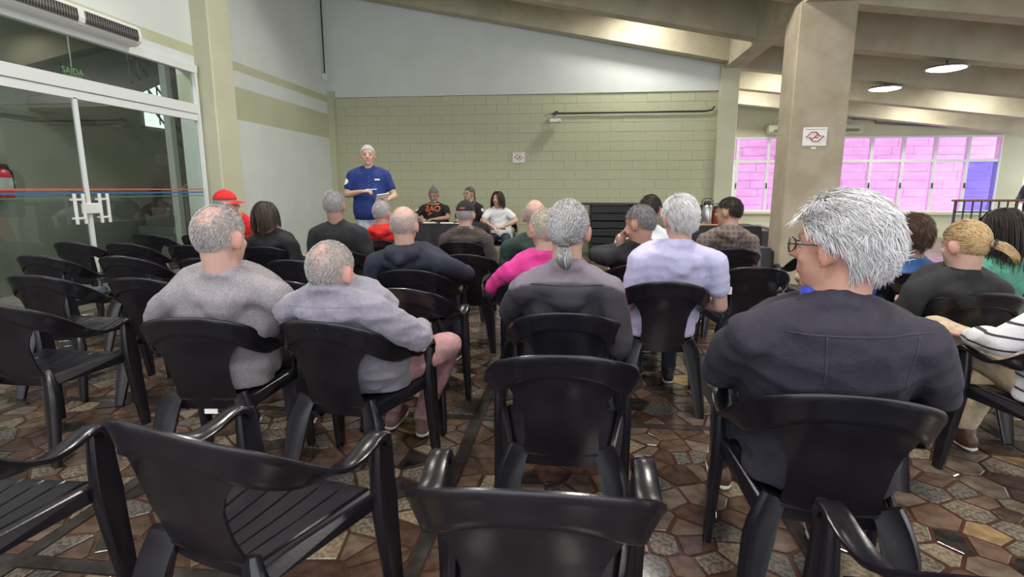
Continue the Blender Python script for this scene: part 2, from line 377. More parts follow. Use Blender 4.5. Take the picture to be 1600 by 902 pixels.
# stair: upper flight soffit, lower flight with steps, railings
hl = tag(empty('tube_lamp', (-6.6, 6.2, 4.2)), 'fluorescent tube lamp on the stair hall ceiling', 'lamp')
MB().box(-.06,.06,-.65,.65,.04,.10).build('fitting', M['plastic_white'], hl); MB().tube([(0,-.6,.015),(0,.6,.015)], .018).build('tube', emit('tube_glow', (.95,1,.97), 8.0), hl)
ld = bpy.data.lights.new('tube_light', 'AREA'); ld.shape = 'RECTANGLE'; ld.size = .1; ld.size_y = 1.2; ld.energy = 85; lo = bpy.data.objects.new('tube_light', ld); lo.location = (0,0,-.02); link(lo, hl)
stair = tag(empty('staircase', (-8.3, 10.2, 0)), 'dark concrete stair with black railings seen through the glass doors', 'staircase')
def local(o, mb): mb.V = [(x-o.location.x, y-o.location.y, z-o.location.z) for x, y, z in mb.V]; return mb
fl = MB().prism([(-9.1, 8.6, 2.62), (-9.1, 11.9, 4.15), (-9.1, 11.9, 4.32), (-9.1, 8.6, 2.80)], (1.5, 0, 0)); local(stair, fl).build('flight_slab', M['hall_dark'], stair)
up = MB().prism([(-7.55, 10.3, 3.45), (-7.55, 11.9, 1.85), (-7.55, 11.9, 2.0), (-7.55, 10.3, 3.6)], (.06, 0, 0)); local(stair, up).build('stringer', M['hall_dark'], stair)
for k in range(9):
    st = MB().box(-8.9, -7.6, 10.0+k*.2, 10.2+k*.2, 0, .18*(k+1)); local(stair, st).build('step', M['hall_dark'], stair)
rl = MB().tube([(-7.5, 9.9, 1.28), (-7.5, 11.35, 2.18)], .03); local(stair, rl).build('handrail', M['steel'], stair)
for k in range(12):
    t = k/11; y = 9.95+1.4*t; z = 1.28+.9*t; local(stair, MB().tube([(-7.5, y, z-.85), (-7.5, y, z)], .011, 6)).build('baluster', M['dark'], stair)
for k in range(9):
    t = k/8; y = 9.2+1.6*t; z = 3.55-1.45*t; local(stair, MB().tube([(-7.7, y, z-.55), (-7.7, y, z+.12)], .012, 6)).build('baluster', M['dark'], stair)
for dz in (.12, -.15, -.42): local(stair, MB().tube([(-7.7, 9.2, 3.55+dz), (-7.7, 10.8, 2.10+dz)], .018, 6)).build('rail', M['dark'], stair)
tag(MB().box(-7.35, -7.23, 9.45, 9.57, 0, 4.3).build('steel_post', M['hall_light'], None), 'pale square post beside the stair behind the glass', 'post')
sg = tag(empty('exit_sign', (-6.0, 6.28, 2.62)), 'green hanging exit sign with pale lettering behind the glass', 'exit sign')
sd = Vector((0, 1, 0)); rot = Matrix.Rotation(PI/2, 4, 'Z') @ Matrix.Rotation(PI/2, 4, 'X')
MB().box(-.008, .008, -.17, .17, -.075, .10).build('sign_board', M['sign_green'], sg)
MB().tube([(0, 0, .10), (0, 0, .62)], .008, 6).build('hanging_rod', M['steel'], sg)
MB().box(-.05, .05, -.05, .05, .62, 1.68).build('drop_bracket', M['hall_light'], sg)
place_mesh('lettering', text_mesh('SAÍDA', .105), Matrix.Translation((.010, 0, .045)) @ rot, M['sign_cream'], sg)
place_mesh('small_lettering', text_mesh('DE EMERGÊNCIA', .033), Matrix.Translation((.010, 0, -.012)) @ rot, M['sign_cream'], sg)
ar = MB().prism([(.010,-.035,-.045),(.010,0,-.07),(.010,.035,-.045),(.010,.014,-.045),(.010,.014,-.026),(.010,-.014,-.026),(.010,-.014,-.045)], (.002,0,0)); ar.build('arrow', M['sign_cream'], sg)
ex = tag(empty('fire_extinguisher', (-6.80, 5.98, 1.16)), 'red fire extinguisher with white label hung behind the glass', 'extinguisher')
MB().lathe([(.05,0),(.075,.012),(.075,.28),(.055,.33),(.03,.35),(.03,.37)], seg=20).build('cylinder_body', M['red'], ex, smooth=True, sharp=40)
MB().lathe([(.0765,.12),(.0765,.26)], seg=20).build('label_wrap', M['sticker'], ex, smooth=True, sharp=40)
MB().box(-.02,.02,-.02,.06,.37,.40).box(-.012,.012,-.05,.05,.40,.42).build('valve', M['dark'], ex)
MB().tube([(0,.03,.39),(0,.10,.33),(0,.105,.12)], .012).build('hose', M['dark'], ex)
tag(MB().box(-7.10, -6.89, 5.6, 6.14, 0, 2.0).build('hall_partition', M['hall'], None), 'grey-green partition behind the extinguisher in the stair hall', 'partition')

# ------------------------------------------------------------------ fixtures
ac = tag(empty('air_curtain', (XL, 4.55, 2.86)), 'long white air curtain with two dark mesh grilles above glass doors', 'air curtain')
prof = [(0,0),(.16,0),(.22,.035),(.235,.09),(.225,.175),(.18,.215),(0,.22)]
MB().prism([(x, -1.5, z) for x, z in prof], (0, 3.02, 0)).build('housing', M['plastic_white'], ac, bevel=.012, bseg=2)
for y0, y1 in ((-.75, .70), (.78, 1.46)):
    MB().prism([(.226, y0, .04),(.240, y0, .09),(.231, y0, .165),(.20, y0, .1)], (0, y1-y0, 0)).build('grille', M['grille'], ac)
    n = int((y1-y0)/.03); fin = MB()
    for k in range(n): y = y0+.02+k*.03; fin.box(.232, .2425, y, y+.004, .05, .155)
    fin.build('grille_fins', M['dark'], ac)
split = tag(empty('air_conditioner', (6.19, YW-.12, 2.72)), 'cream wall air conditioner with dark outlet above the pink windows', 'air conditioner')
MB().prism([(-1.18,0,0),(-1.18,-.18,.0),(-1.18,-.24,.06),(-1.18,-.22,.22),(-1.18,0,.24)], (2.36,0,0)).build('casing', M['cream_paint'], split, bevel=.02, bseg=2)
for k in range(2): MB().box(-1.05+k*1.1, -.05+k*1.1, -.243, -.20, .03, .10).build('outlet', M['dark'], split)
for k in range(5):
    for q in range(2): MB().box(-1.05+q*1.1, -.05+q*1.1, -.249, -.243, .035+k*.014, .039+k*.014).build('louvre', M['cream_paint'], split)
tag(MB().tube([(7.2, YW-.035, 3.1), (7.75, YW-.035, 3.08), (7.8, YW-.035, 2.98), (9.5, YW-.035, 2.86)], .025).build('drain_pipe', M['print_grey'], None, smooth=True, sharp=50), 'thin grey pipe running above the pink windows', 'pipe')
EMB = [(305,530),(420,415),(515,415),(590,500),(680,500),(565,615),(455,615),(390,530)]
def board(name, label, loc, w, h):
    b = tag(empty(name, loc), label, 'sign'); MB().box(-w/2, w/2, -.012, 0, -h/2, h/2).build('panel', M['sticker'], b, bevel=.002)
    k = w/500.0; P = [((x-492)*k, -.0145, -(y-512)*k) for x, y in EMB]; r = w*.022
    MB().tube(P, r, 6, closed=True).build('emblem', M['emblem'], b); MB().tube([((430-492)*k,-.0145,-(570-512)*k), ((545-492)*k,-.0145,-(470-512)*k)], r, 6).tube([((480-492)*k,-.0145,-(530-512)*k), ((565-492)*k,-.0145,-(530-512)*k)], r, 6).build('emblem_bar', M['emblem'], b)
    MB().box(-w*.42, w*.42, -.0135, -.012, h*.38, h*.405).build('printed_line', M['print_grey'], b); return b
board('emblem_sign', 'white sign with red emblem on the green block wall', (-1.165, YB-.006, 1.915), .25, .21)
bs = board('emblem_sign', 'white sign with red emblem on the concrete column', (2.97, 7.548, 1.935), .285, .225)
MB().box(-.03, .03, -.006, 0, -.15, -.128).build('small_tag', M['sticker'], bs)
cond = MB().tube([(-.40, YB-.05, 2.755), (2.45, YB-.05, 2.755), (2.56, YB-.05, 2.78), (2.60, YB-.05, 2.84)], .018)
tag(cond.build('conduit', M['dark'], None, smooth=True, sharp=50), 'thin dark conduit running along the green block wall', 'conduit')
pj = tag(empty('wall_projector', (-.42, YB-.10, 2.60)), 'small white projector on a bracket at the conduit end', 'projector')
MB().box(-.12, .10, -.16, .02, -.035, .035).build('projector_case', M['plastic_white'], pj, bevel=.01)
MB().prism([(-.10,-.02,.14),(.02,-.02,.20),(.06,-.02,.16),(-.02,-.02,.12)], (0,.09,0)).build('bracket', M['dark'], pj); MB().tube([(0,0,.035),(0,0,.15)], .012).tube([(-.25,.0,.10),(-.08,.0,.15)], .008).build('bracket_arm', M['steel'], pj)
MB().tube([(.07,-.165,-.02),(.07,-.160,-.02)], .012).build('indicator', M['red'], pj)
jb = MB().tube([(XL+.05, 11.12, 3.56), (XL+.05, 11.12, 5.05)], .016)
jo = tag(empty('junction_box', (0,0,0)), 'small white junction box under a dark conduit in the corner', 'junction box'); jb.build('conduit_drop', M['dark'], jo)
MB().box(XL, XL+.08, 11.07, 11.17, 3.44, 3.56).build('box', M['plastic_white'], jo, bevel=.008)
# luminaires: bowl with a bright diffuser under it; the two in view hang over the right part of the hall
diffuser = emit('lamp_diffuser', (1.0, .98, .92), 9.0)
def lamp(x, y, z, label, power=LAMP_W, hang=True):
    o = tag(empty('ceiling_lamp', (x, y, z)), label, 'lamp', 'ceiling lamps')
    MB().lathe([(.29,0),(.295,.012),(.25,.035),(.12,.055),(.04,.06)], seg=28).build('housing', M['print_grey'], o, smooth=True, sharp=35)
    MB().lathe([(.02,-.035),(.13,-.03),(.22,-.012),(.255,0),(.25,.004)], seg=28).build('diffuser', diffuser, o, smooth=True)
    top = zroof(x)+(.78 if hang else 0.0); MB().tube([(0,0,.055),(0,0,top-z-.004)], .012, 8).build('stem', M['dark'], o)
    ld = bpy.data.lights.new('lamp_light', 'AREA'); ld.shape = 'DISK'; ld.size = .54; ld.energy = power; ld.color = (1.0, .965, .89); ld.spread = math.radians(175)
    lo = bpy.data.objects.new('lamp_light', ld); lo.location = (0, 0, -.045); link(lo, o); return o
lamp(5.60, 9.60, 3.10, 'round glowing ceiling lamp hanging nearer the concrete column', hang=False)
lamp(5.68, 11.48, 3.12, 'round glowing ceiling lamp hanging nearer the pink windows', hang=False)
for x in (-2.4, 1.1):
    for y in (10.3, 6.8, 3.15, -.5):
        if x > 0 or y < 10: lamp(x, y, zroof(x)+.62, 'round lamp fixed to the roof slab between two beams', LAMP_W*(.45 if y > 10 else 1))
for y in (1.5, 5.3): lamp(5.6, y, 3.0, 'round ceiling lamp over the open right side of the hall')
for x in (4.3, 8.2):  # unseen lamps added between the ribs to brighten the far beams
    for y in (12.42, 14.3): lamp(x, y, zroof(x)+.60, 'round lamp fixed to the slab in the bays before the pink windows', LAMP_W*.45)

# ------------------------------------------------------------------ furniture at the front
# black stack of folded tables / slatted unit before the block wall
st = tag(empty('slatted_bench_stack', (.66, 10.95, 0)), 'black slatted wooden stack standing against the green block wall', 'bench stack')
MB().box(-.85, .62, -.28, .25, .985, 1.02).build('top_board', M['blackwood'], st, bevel=.004)
for k in range(6): MB().box(-.36, .44+.02*(k % 2), -.24+.008*(k % 2), .2, .10+k*.148, .10+k*.148+.128).build('slat', M['blackwood'], st, bevel=.006)
for x in (-.36, .40): MB().box(x-.03, x+.03, -.2, .2, 0, .985).build('upright', M['blackwood'], st)
MB().prism([(.46,-.22,.1),(.52,-.22,.1),(.64,-.22,.98),(.56,-.22,.98)], (0,.06,0)).build('slanted_leg', M['blackwood'], st)
st2 = tag(empty('bench', (1.66, 10.95, 0)), 'low black bench board beside the slatted stack', 'bench'); MB().box(-.3,.75,-.25,.2,.93,.99).build('top_board', M['blackwood'], st2)
for x in (-.26, .7): MB().box(x-.03, x+.03, -.2, .15, 0, .93).build('leg', M['blackwood'], st2)
# cloth-covered tables
def cloth(x0, x1, y0, y1, zt, zb, amp=.022, seed=1, skirts='fblr'):
    """top plus hanging skirt with vertical pleats"""
    rr = random.Random(seed); P = []
    def side(a, b, n):
        for k in range(n): t = k/n; P.append((a[0]+(b[0]-a[0])*t, a[1]+(b[1]-a[1])*t))
    nx, ny = int((x1-x0)/.035), int((y1-y0)/.035)
    side((x0,y0),(x1,y0),nx); side((x1,y0),(x1,y1),ny); side((x1,y1),(x0,y1),nx); side((x0,y1),(x0,y0),ny)
    n = len(P); cx, cy = (x0+x1)/2, (y0+y1)/2; ph = [rr.uniform(0, 6.28) for _ in range(4)]
    V = []; F = []; zs = [zt, zt-.012, zt-.05, zt-.2, (zt+zb)/2, zb]
    for zi, z in enumerate(zs):
        f = max(0, (zt-z-.01)/(zt-zb))
        for k, (x, y) in enumerate(P):
            s = k*.035; d = (.5*math.sin(s*21+ph[0])+.35*math.sin(s*37+ph[1])+.4*math.sin(s*9+ph[2]))*amp*min(1, f*3)+.012*min(1, f*8)+.02*f
            nx_ = -1 if abs(x-x0) < 1e-6 else (1 if abs(x-x1) < 1e-6 else 0); ny_ = -1 if abs(y-y0) < 1e-6 else (1 if abs(y-y1) < 1e-6 else 0)
            V.append((x+nx_*d, y+ny_*d, z))
    for zi in range(len(zs)-1): F += [(zi*n+k, zi*n+(k+1)%n, (zi+1)*n+(k+1)%n, (zi+1)*n+k)[::-1] for k in range(n)]
    F.append(tuple(range(n)))
    return mesh_np('tablecloth', V, F, smooth=True, sharp=50)
def table(loc, w, d, h, label):
    t = tag(empty('folding_table', loc), label, 'table'); MB().box(-w/2, w/2, -d/2, d/2, h-.03, h).build('tabletop', M['wood'], t)
    for sx in (-1, 1):
        for sy in (-1, 1): MB().tube([(sx*(w/2-.08), sy*(d/2-.08), 0), (sx*(w/2-.08), sy*(d/2-.08), h-.03)], .018).build('leg', M['dark'], t)
    return t
table((-2.09, 8.85, 0), 1.30, .52, .735, 'panel table under a black cloth before the block wall')
tag(obj('tablecloth', cloth(-2.77, -1.41, 8.56, 9.14, .745, .06), M['blackcloth']), 'black pleated cloth draped over the panel table', 'tablecloth')
table((2.18, 8.62, 0), .88, .56, .745, 'refreshment table under a black cloth beside the column')
tag(obj('tablecloth', cloth(1.70, 2.66, 8.30, 8.94, .755, .06, seed=5), M['blackcloth']), 'black cloth draped over the refreshment table', 'tablecloth')
def thermos(loc, h, m, label):
    t = tag(empty('thermos_flask', loc), label, 'thermos', 'thermos flasks on the refreshment table')
    MB().lathe([(.065,0),(.07,.01),(.07,h*.72),(.055,h*.8),(.05,h*.82)], seg=20).build('flask_body', M[m], t, smooth=True, sharp=40)
    MB().lathe([(.052,h*.82),(.058,h*.84),(.055,h*.95),(.03,h)], seg=20).build('pump_lid', M['dark'], t, smooth=True, sharp=40)
    MB().tube([(-.07,0,h*.78),(-.08,0,h*1.0),(-.03,0,h*1.1),(.03,0,h*1.1),(.08,0,h*1.0),(.07,0,h*.78)], .007, 6).build('carry_handle', M['dark'], t)
tag(MB().box(1.76, 2.24, 8.36, 8.66, .757, .775).build('serving_tray', M['tray'], None, bevel=.006), 'tan serving tray under the thermos flasks', 'tray')
thermos((1.93, 8.47, .776), .34, 'steel', 'steel pump thermos with black lid on the tan tray')
M['redbrown'] = mat('red_brown_plastic', (.22,.03,.025), .35); M['bluelid'] = mat('blue_plastic', (.12,.3,.5), .4)
thermos((2.08, 8.52, .776), .27, 'redbrown', 'dark red thermos standing beside the steel one')
bx = tag(empty('plastic_crate', (2.93, 9.5, 0)), 'dark plastic crate of odds and ends behind the column foot', 'crate')
MB().box(-.35,.25,-.25,.25,.0,.62).build('crate_body', M['dark'], bx, bevel=.02); MB().tube([(-.33,-.2,.64),(.0,-.22,.70),(.22,-.18,.65)], .03).build('crate_contents', M['print_grey'], bx)
tag(MB().box(2.36, 2.66, 7.70, 8.1, 0, .50).build('black_case', mat('dark_blue_grey_plastic', (.03,.034,.045), .6), None, bevel=.03, bseg=2), 'dark blue-grey case standing beside the concrete column', 'case')
# railing at the stair head on the right
ry = 11.0; rl = tag(empty('guard_railing', (6.88, ry, 0)), 'black metal railing with brown wooden handrail near the windows', 'railing')
MB().box(-.06, 2.2, -.05, .05, 1.06, 1.10).build('handrail', M['wood'], rl, bevel=.012)
for z in (.86, .30, .10): MB().box(0, 2.2, -.012, .012, z, z+.025).build('rail_bar', M['dark'], rl)
for k in range(15): MB().box(k*.145-(.02 if k % 7 == 0 else .009), k*.145+(.02 if k % 7 == 0 else .009), -.012, .012, 0 if k % 7 == 0 else .10, 1.06).build('baluster', M['dark'], rl)
# papers on the panel table
for x, y, a in ((-2.05, 8.72, .2), (-1.78, 8.70, -.15), (-2.35, 8.75, .4)):
    p = MB().box(-.105,.105,-.15,.15,0,.004).build('paper_sheet', M['paper'], None); p.location = (x, y, .747); p.rotation_euler = (0,0,a); tag(p, 'loose white paper sheet lying on the black panel table', 'paper', 'papers on the panel table')
# ------------------------------------------------------------------ monobloc armchairs
def grid_mesh(name, P, thick, keep=None, sharp=45):
    """P[i][j] points -> solid sheet"""
    n, m = len(P), len(P[0]); V = [p for row in P for p in row]
    F = [(i*m+j, i*m+j+1, (i+1)*m+j+1, (i+1)*m+j) for i in range(n-1) for j in range(m-1)]
    me = mesh_np(name, V, F); bm = bmesh.new(); bm.from_mesh(me)
    bmesh.ops.recalc_face_normals(bm, faces=bm.faces[:]); bmesh.ops.solidify(bm, geom=bm.faces[:], thickness=thick)
    bmesh.ops.recalc_face_normals(bm, faces=bm.faces[:])
    bm.to_mesh(me); bm.free(); me.polygons.foreach_set('use_smooth', [True]*len(me.polygons)); me.set_sharp_from_angle(angle=math.radians(sharp)); return me
def smoothstep(a, b, x): t = min(1, max(0, (x-a)/(b-a))); return t*t*(3-2*t)
def interp(tab, x):
    for (a, va), (b, vb) in zip(tab, tab[1:]):
        if x <= b: t = max(0, (x-a)/(b-a)); t = t*t*(3-2*t); return va+(vb-va)*t
    return tab[-1][1]
def back_y(x, z): return -.190-.102*(z-.40)/.37 + 1.0*x*x*smoothstep(.5, .72, z) + .5*x*x - .010*math.sin((z-.4)/.37*PI)
def back_mesh():
    wt = [(.35,.135),(.40,.128),(.48,.120),(.55,.126),(.60,.142),(.64,.168),(.675,.20),(.74,.205)]
    zs = [.35,.37,.40,.43,.47,.52,.56,.60,.625,.65,.67,.69,.71,.735]; us = np.linspace(-1, 1, 21); P = []
    for z in zs:
        w = interp(wt, z); P.append([(u*w, back_y(u*w, z)-.012*smoothstep(.60,.70,z), z-.02*smoothstep(.62,.735,z)*abs(u)**3) for u in us])
    return grid_mesh('backrest', P, .009)
def sweep(path, widths, thick, wdirs, name, nsub=5):
    pts = [Vector(p) for p in path]; n = len(pts)
    def cr(a, b, c, d, t): return .5*((2*b)+(c-a)*t+(2*a-5*b+4*c-d)*t*t+(3*b-a-3*c+d)*t**3)
    C = []; Wd = []; Dd = []; T = []
    for i in range(n-1):
        for k in range(nsub):
            t = k/nsub; g = lambda L: cr(L[max(i-1,0)], L[i], L[i+1], L[min(i+2,n-1)], t)
            C.append(g(pts)); Wd.append(widths[i]+(widths[i+1]-widths[i])*t); Dd.append((Vector(wdirs[i])*(1-t)+Vector(wdirs[i+1])*t).normalized())
            T.append(thick[i]+(thick[i+1]-thick[i])*t)
    C.append(pts[-1]); Wd.append(widths[-1]); Dd.append(Vector(wdirs[-1]).normalized()); T.append(thick[-1])
    V = []; F = []; prof = [(-1,-.5),(-.8,-1),(.8,-1),(1,-.5),(1,.3),(.86,1),(.5,.8),(-.5,.8),(-.86,1),(-1,.3)]; m = len(prof)
    for i, c in enumerate(C):
        tg = (C[min(i+1,len(C)-1)]-C[max(i-1,0)]).normalized(); d = (Dd[i]-tg*Dd[i].dot(tg)).normalized(); u = tg.cross(d)
        V += [c+d*(a*Wd[i]/2)+u*(b*T[i]/2) for a, b in prof]
    for i in range(len(C)-1): F += [(i*m+k, i*m+(k+1)%m, (i+1)*m+(k+1)%m, (i+1)*m+k) for k in range(m)]
    F += [tuple(range(m-1,-1,-1)), tuple((len(C)-1)*m+k for k in range(m))]
    me = mesh_np(name, V, F, smooth=True)
    bm = bmesh.new(); bm.from_mesh(me); bmesh.ops.recalc_face_normals(bm, faces=bm.faces[:]); bm.to_mesh(me); bm.free()
    me.set_sharp_from_angle(angle=math.radians(50)); return me
def rail_mesh():
    half = [((0,-.297,.736),.086,.013,(0,-.28,1)), ((.08,-.291,.731),.087,.013,(.02,-.28,1)), ((.15,-.270,.712),.090,.013,(.10,-.24,1)), ((.200,-.232,.684),.092,.013,(.22,-.15,1)),
            ((.232,-.175,.646),.088,.013,(.36,-.05,1)), ((.246,-.110,.610),.080,.014,(.55,0,.9)), ((.252,-.045,.582),.069,.016,(.82,0,.55)), ((.256,.02,.570),.061,.017,(1,0,.2)),
            ((.260,.085,.577),.058,.018,(1,0,.03)), ((.262,.14,.592),.057,.019,(1,0,0)), ((.260,.178,.592),.055,.022,(1,0,0)), ((.258,.200,.562),.050,.026,(1,0,0))]
    L = [((-p[0],p[1],p[2]),w,t,(-d[0],d[1],d[2])) for p,w,t,d in half[:0:-1]]; out = []
    for (p,w,t,d) in L+half:
        d = Vector(d); d = -d if p[0] < 0 and False else d; out.append((p,w,t,d))
    # the width axis turns from upright at the back to level on the arms; keep it continuous over both halves
    return sweep([o[0] for o in out], [o[1] for o in out], [o[2] for o in out], [o[3] for o in out], 'arm_rail', 4)
def leg_mesh(top, bot, mid, w, t, wdir, name):
    return sweep([top, mid, bot], w, t, [wdir]*3, name)
def seat_mesh():
    xs = sorted(set([round(v, 4) for v in np.linspace(-1, 1, 19)] + [g+d for g in (-.6,-.3,0,.3,.6) for d in (-.022,-.008,.008,.022)]))
    ys = [-.215,-.20,-.15,-.08,0,.08,.14,.18,.205,.222,.234,.240,.241]; P = []
    for y in ys:
        hw = .160+(y+.215)/.45*.082; row = []
        for u in xs:
            x = u*hw; z = .418+.012*(y/.24) - .012*(1-u*u)*math.cos(y*5) - .045*smoothstep(.19, .242, y)**1.5 - .035*smoothstep(.90, 1.0, abs(u))
            if any(abs(u-g) < .012 for g in (-.6,-.3,0,.3,.6)) and -.19 < y < .20: z -= .006
            row.append((x, y*.87, z))
        P.append(row)
    return grid_mesh('seat', P, .008, sharp=30)
CH = {'seat': seat_mesh(), 'backrest': back_mesh(), 'rail': rail_mesh(),
      'front': [leg_mesh((s*.258,.190,.585), (s*.264,.228,0), (s*.252,.196,.38), [.066,.092,.046], [.026,.042,.028], (0,1,0), 'leg') for s in (-1,1)],
      'rear': [leg_mesh((s*.140,-.180,.425), (s*.218,-.270,0), (s*.178,-.205,.31), [.075,.090,.046], [.026,.046,.030], (1,-.45*s,0), 'leg') for s in (-1,1)]}
CH['apron'] = [MB().hexa([(s*.180,-.18,.365),(s*.197,-.18,.365),(s*.250,.19,.370),(s*.232,.19,.370),(s*.155,-.18,.408),(s*.172,-.18,.408),(s*.250,.19,.425),(s*.222,.19,.425)]).mesh('seat_apron', bevel=.005) for s in (-1, 1)]
for me in [CH['seat'], CH['backrest'], CH['rail']]+CH['front']+CH['rear']+CH['apron']: me.transform(Matrix.Diagonal((1,1,1.02,1)))
def chair(bx, by, rz, label, group=None, back=True):
    """bx, by: where the top of the back stands"""
    a = math.radians(rz); off = .29
    o = tag(empty('plastic_armchair', (bx-off*math.sin(a), by+off*math.cos(a), 0), a), label, 'chair', group); o.rotation_euler = (0, 0, a)
    for nm, me in (('seat', CH['seat']), ('backrest', CH['backrest']), ('arm_rail', CH['rail'])): obj(nm, me, M['plastic'], o)
    for k in (0, 1): obj('seat_apron', CH['apron'][k], M['plastic'], o); obj('leg', CH['front'][k], M['plastic'], o); obj('leg', CH['rear'][k], M['plastic'], o)
    return o
EG = 'empty chairs beside the glass doors'
EL = 'empty black plastic armchair in the block beside the glass doors'
chairs = {}
def C_(key, bx, by, rz, label, group=None): chairs[key] = chair(bx, by, rz, label, group); return chairs[key]
BP = 'black plastic armchair '
C_('frontL', -.91, 1.02, -15, 'empty '+BP+'behind the man in the grey knit sweater')
C_('frontC', -.07, .86, 1, 'empty '+BP+'behind another empty one in the middle aisle')
C_('ctr', -.03, 1.63, 1, 'empty '+BP+'right behind the person in the two-tone jacket')
p1c = C_('P1', -1.53, 1.96, 6, BP+'holding the man in the grey knit sweater')
C_('P2', -.98, 1.96, -8, BP+'holding the man in the lilac-grey fleece')
C_('P3', -.03, 2.22, 0, BP+'holding the person in the two-tone jacket')
C_('A16', .70, 1.38, -8, BP+'holding the white-haired man in the navy jacket')
C_('A12', .51, 3.04, 0, BP+'holding the white-haired person in the lavender shirt')
lab = C_('e1180', 1.18, 3.70, 0, 'empty '+BP+'with a white label behind the plaid hoodie')
MB().box(-.235,-.14,-.265,-.262,.60,.65).build('paper_label', M['sticker'], lab)
C_('A13', 1.36, 4.85, 0, BP+'holding the person in the brown plaid hoodie')
C_('A5', -1.04, 3.33, 0, BP+'holding the bald man in the navy hoodie')
C_('P2front', -.90, 2.68, 0, 'empty '+BP+'between the lilac-grey fleece and the navy hoodie')
C_('e725', -.85, 4.17, 0, 'empty '+BP+'behind the black cap and brown sweater')
C_('A6', -1.10, 5.2, 0, BP+'holding the person in the black cap')
C_('A7', -.29, 4.17, -4, BP+'holding the bald man in the dark green shirt')
C_('A8', -.20, 3.02, 0, BP+'holding the person in the pink top')
C_('A3', -2.0, 4.40, 0, BP+'holding the grey-haired man in the black jacket')
C_('A4', -1.90, 5.22, 0, BP+'holding the grey-haired person in the red jacket')
C_('A2', -2.74, 4.55, 0, BP+'holding the woman with the dark bob')
C_('A1', -3.55, 5.45, 0, BP+'holding the person in the red cap')
C_('e470', -2.02, 3.70, 0, 'empty '+BP+'behind the grey-haired man in the black jacket')
C_('e470b', -2.72, 3.72, 0, 'empty '+BP+'behind the woman with the dark bob')
C_('e425', -1.66, 2.85, 0, 'empty '+BP+'in front of the man in the grey knit sweater')
C_('A10', .60, 4.45, 0, BP+'holding the dark-haired person in the white shirt')
C_('A11', .45, 3.74, 0, BP+'holding the grey-haired man resting chin on hand')
C_('A17', 2.07, 3.55, 0, BP+'holding the person in the blue denim shirt')
C_('A18', 2.02, 2.90, 0, BP+'holding the blond woman with the ponytail')
C_('A19', 2.72, 3.32, 12, BP+'holding the long-haired woman in the green top')
C_('A20', 2.03, 2.12, 6, BP+'holding the person in the striped white sweater')
C_('A20f', 1.22, 2.35, 0, 'empty '+BP+'just ahead of the white-haired man in navy')
C_('corner', .86, .73, 4, 'empty '+BP+'right behind the white-haired man in navy')
C_('B1', -2.47, 9.75, 180, BP+'behind the panel table under the bearded man')
C_('B2', -1.84, 9.78, 180, BP+'behind the panel table under the woman in black')
C_('B3', -1.22, 9.28, 180, BP+'beside the panel table under the woman in white')
MB().box(-.005,.05,-.212,-.207,.352,.372).build('slot_light_patch', M['sticker'], p1c)  # white patch standing in for light showing at the slot below the back
C_('e', -1.64, .89, 0, 'empty '+BP+'beside the turned chair in the rearmost row')
C_('e', -2.62, 2.12, 0, 'empty '+BP+'beside the man in the grey knit sweater')
C_('e', -3.2, 2.87, 0, 'empty '+BP+'straight behind the chair with the blue-grey jacket')
C_('e', -2.5, 2.84, 0, 'empty '+BP+'ahead of the empty one beside the grey knit sweater')
C_('e', -4.1, 3.74, 0, BP+'with a blue-grey jacket lying on its seat')
C_('e', -3.42, 3.76, 0, 'empty '+BP+'next to the one with the blue-grey jacket')
for x, y in ((-4.80,4.73),(-4.22,4.70),(-3.50,4.60),(-4.8,5.68),(-4.2,5.70)): C_('e', x, y, 0, 'empty '+BP+'in the rows between the jacket chair and the pillar', EG)
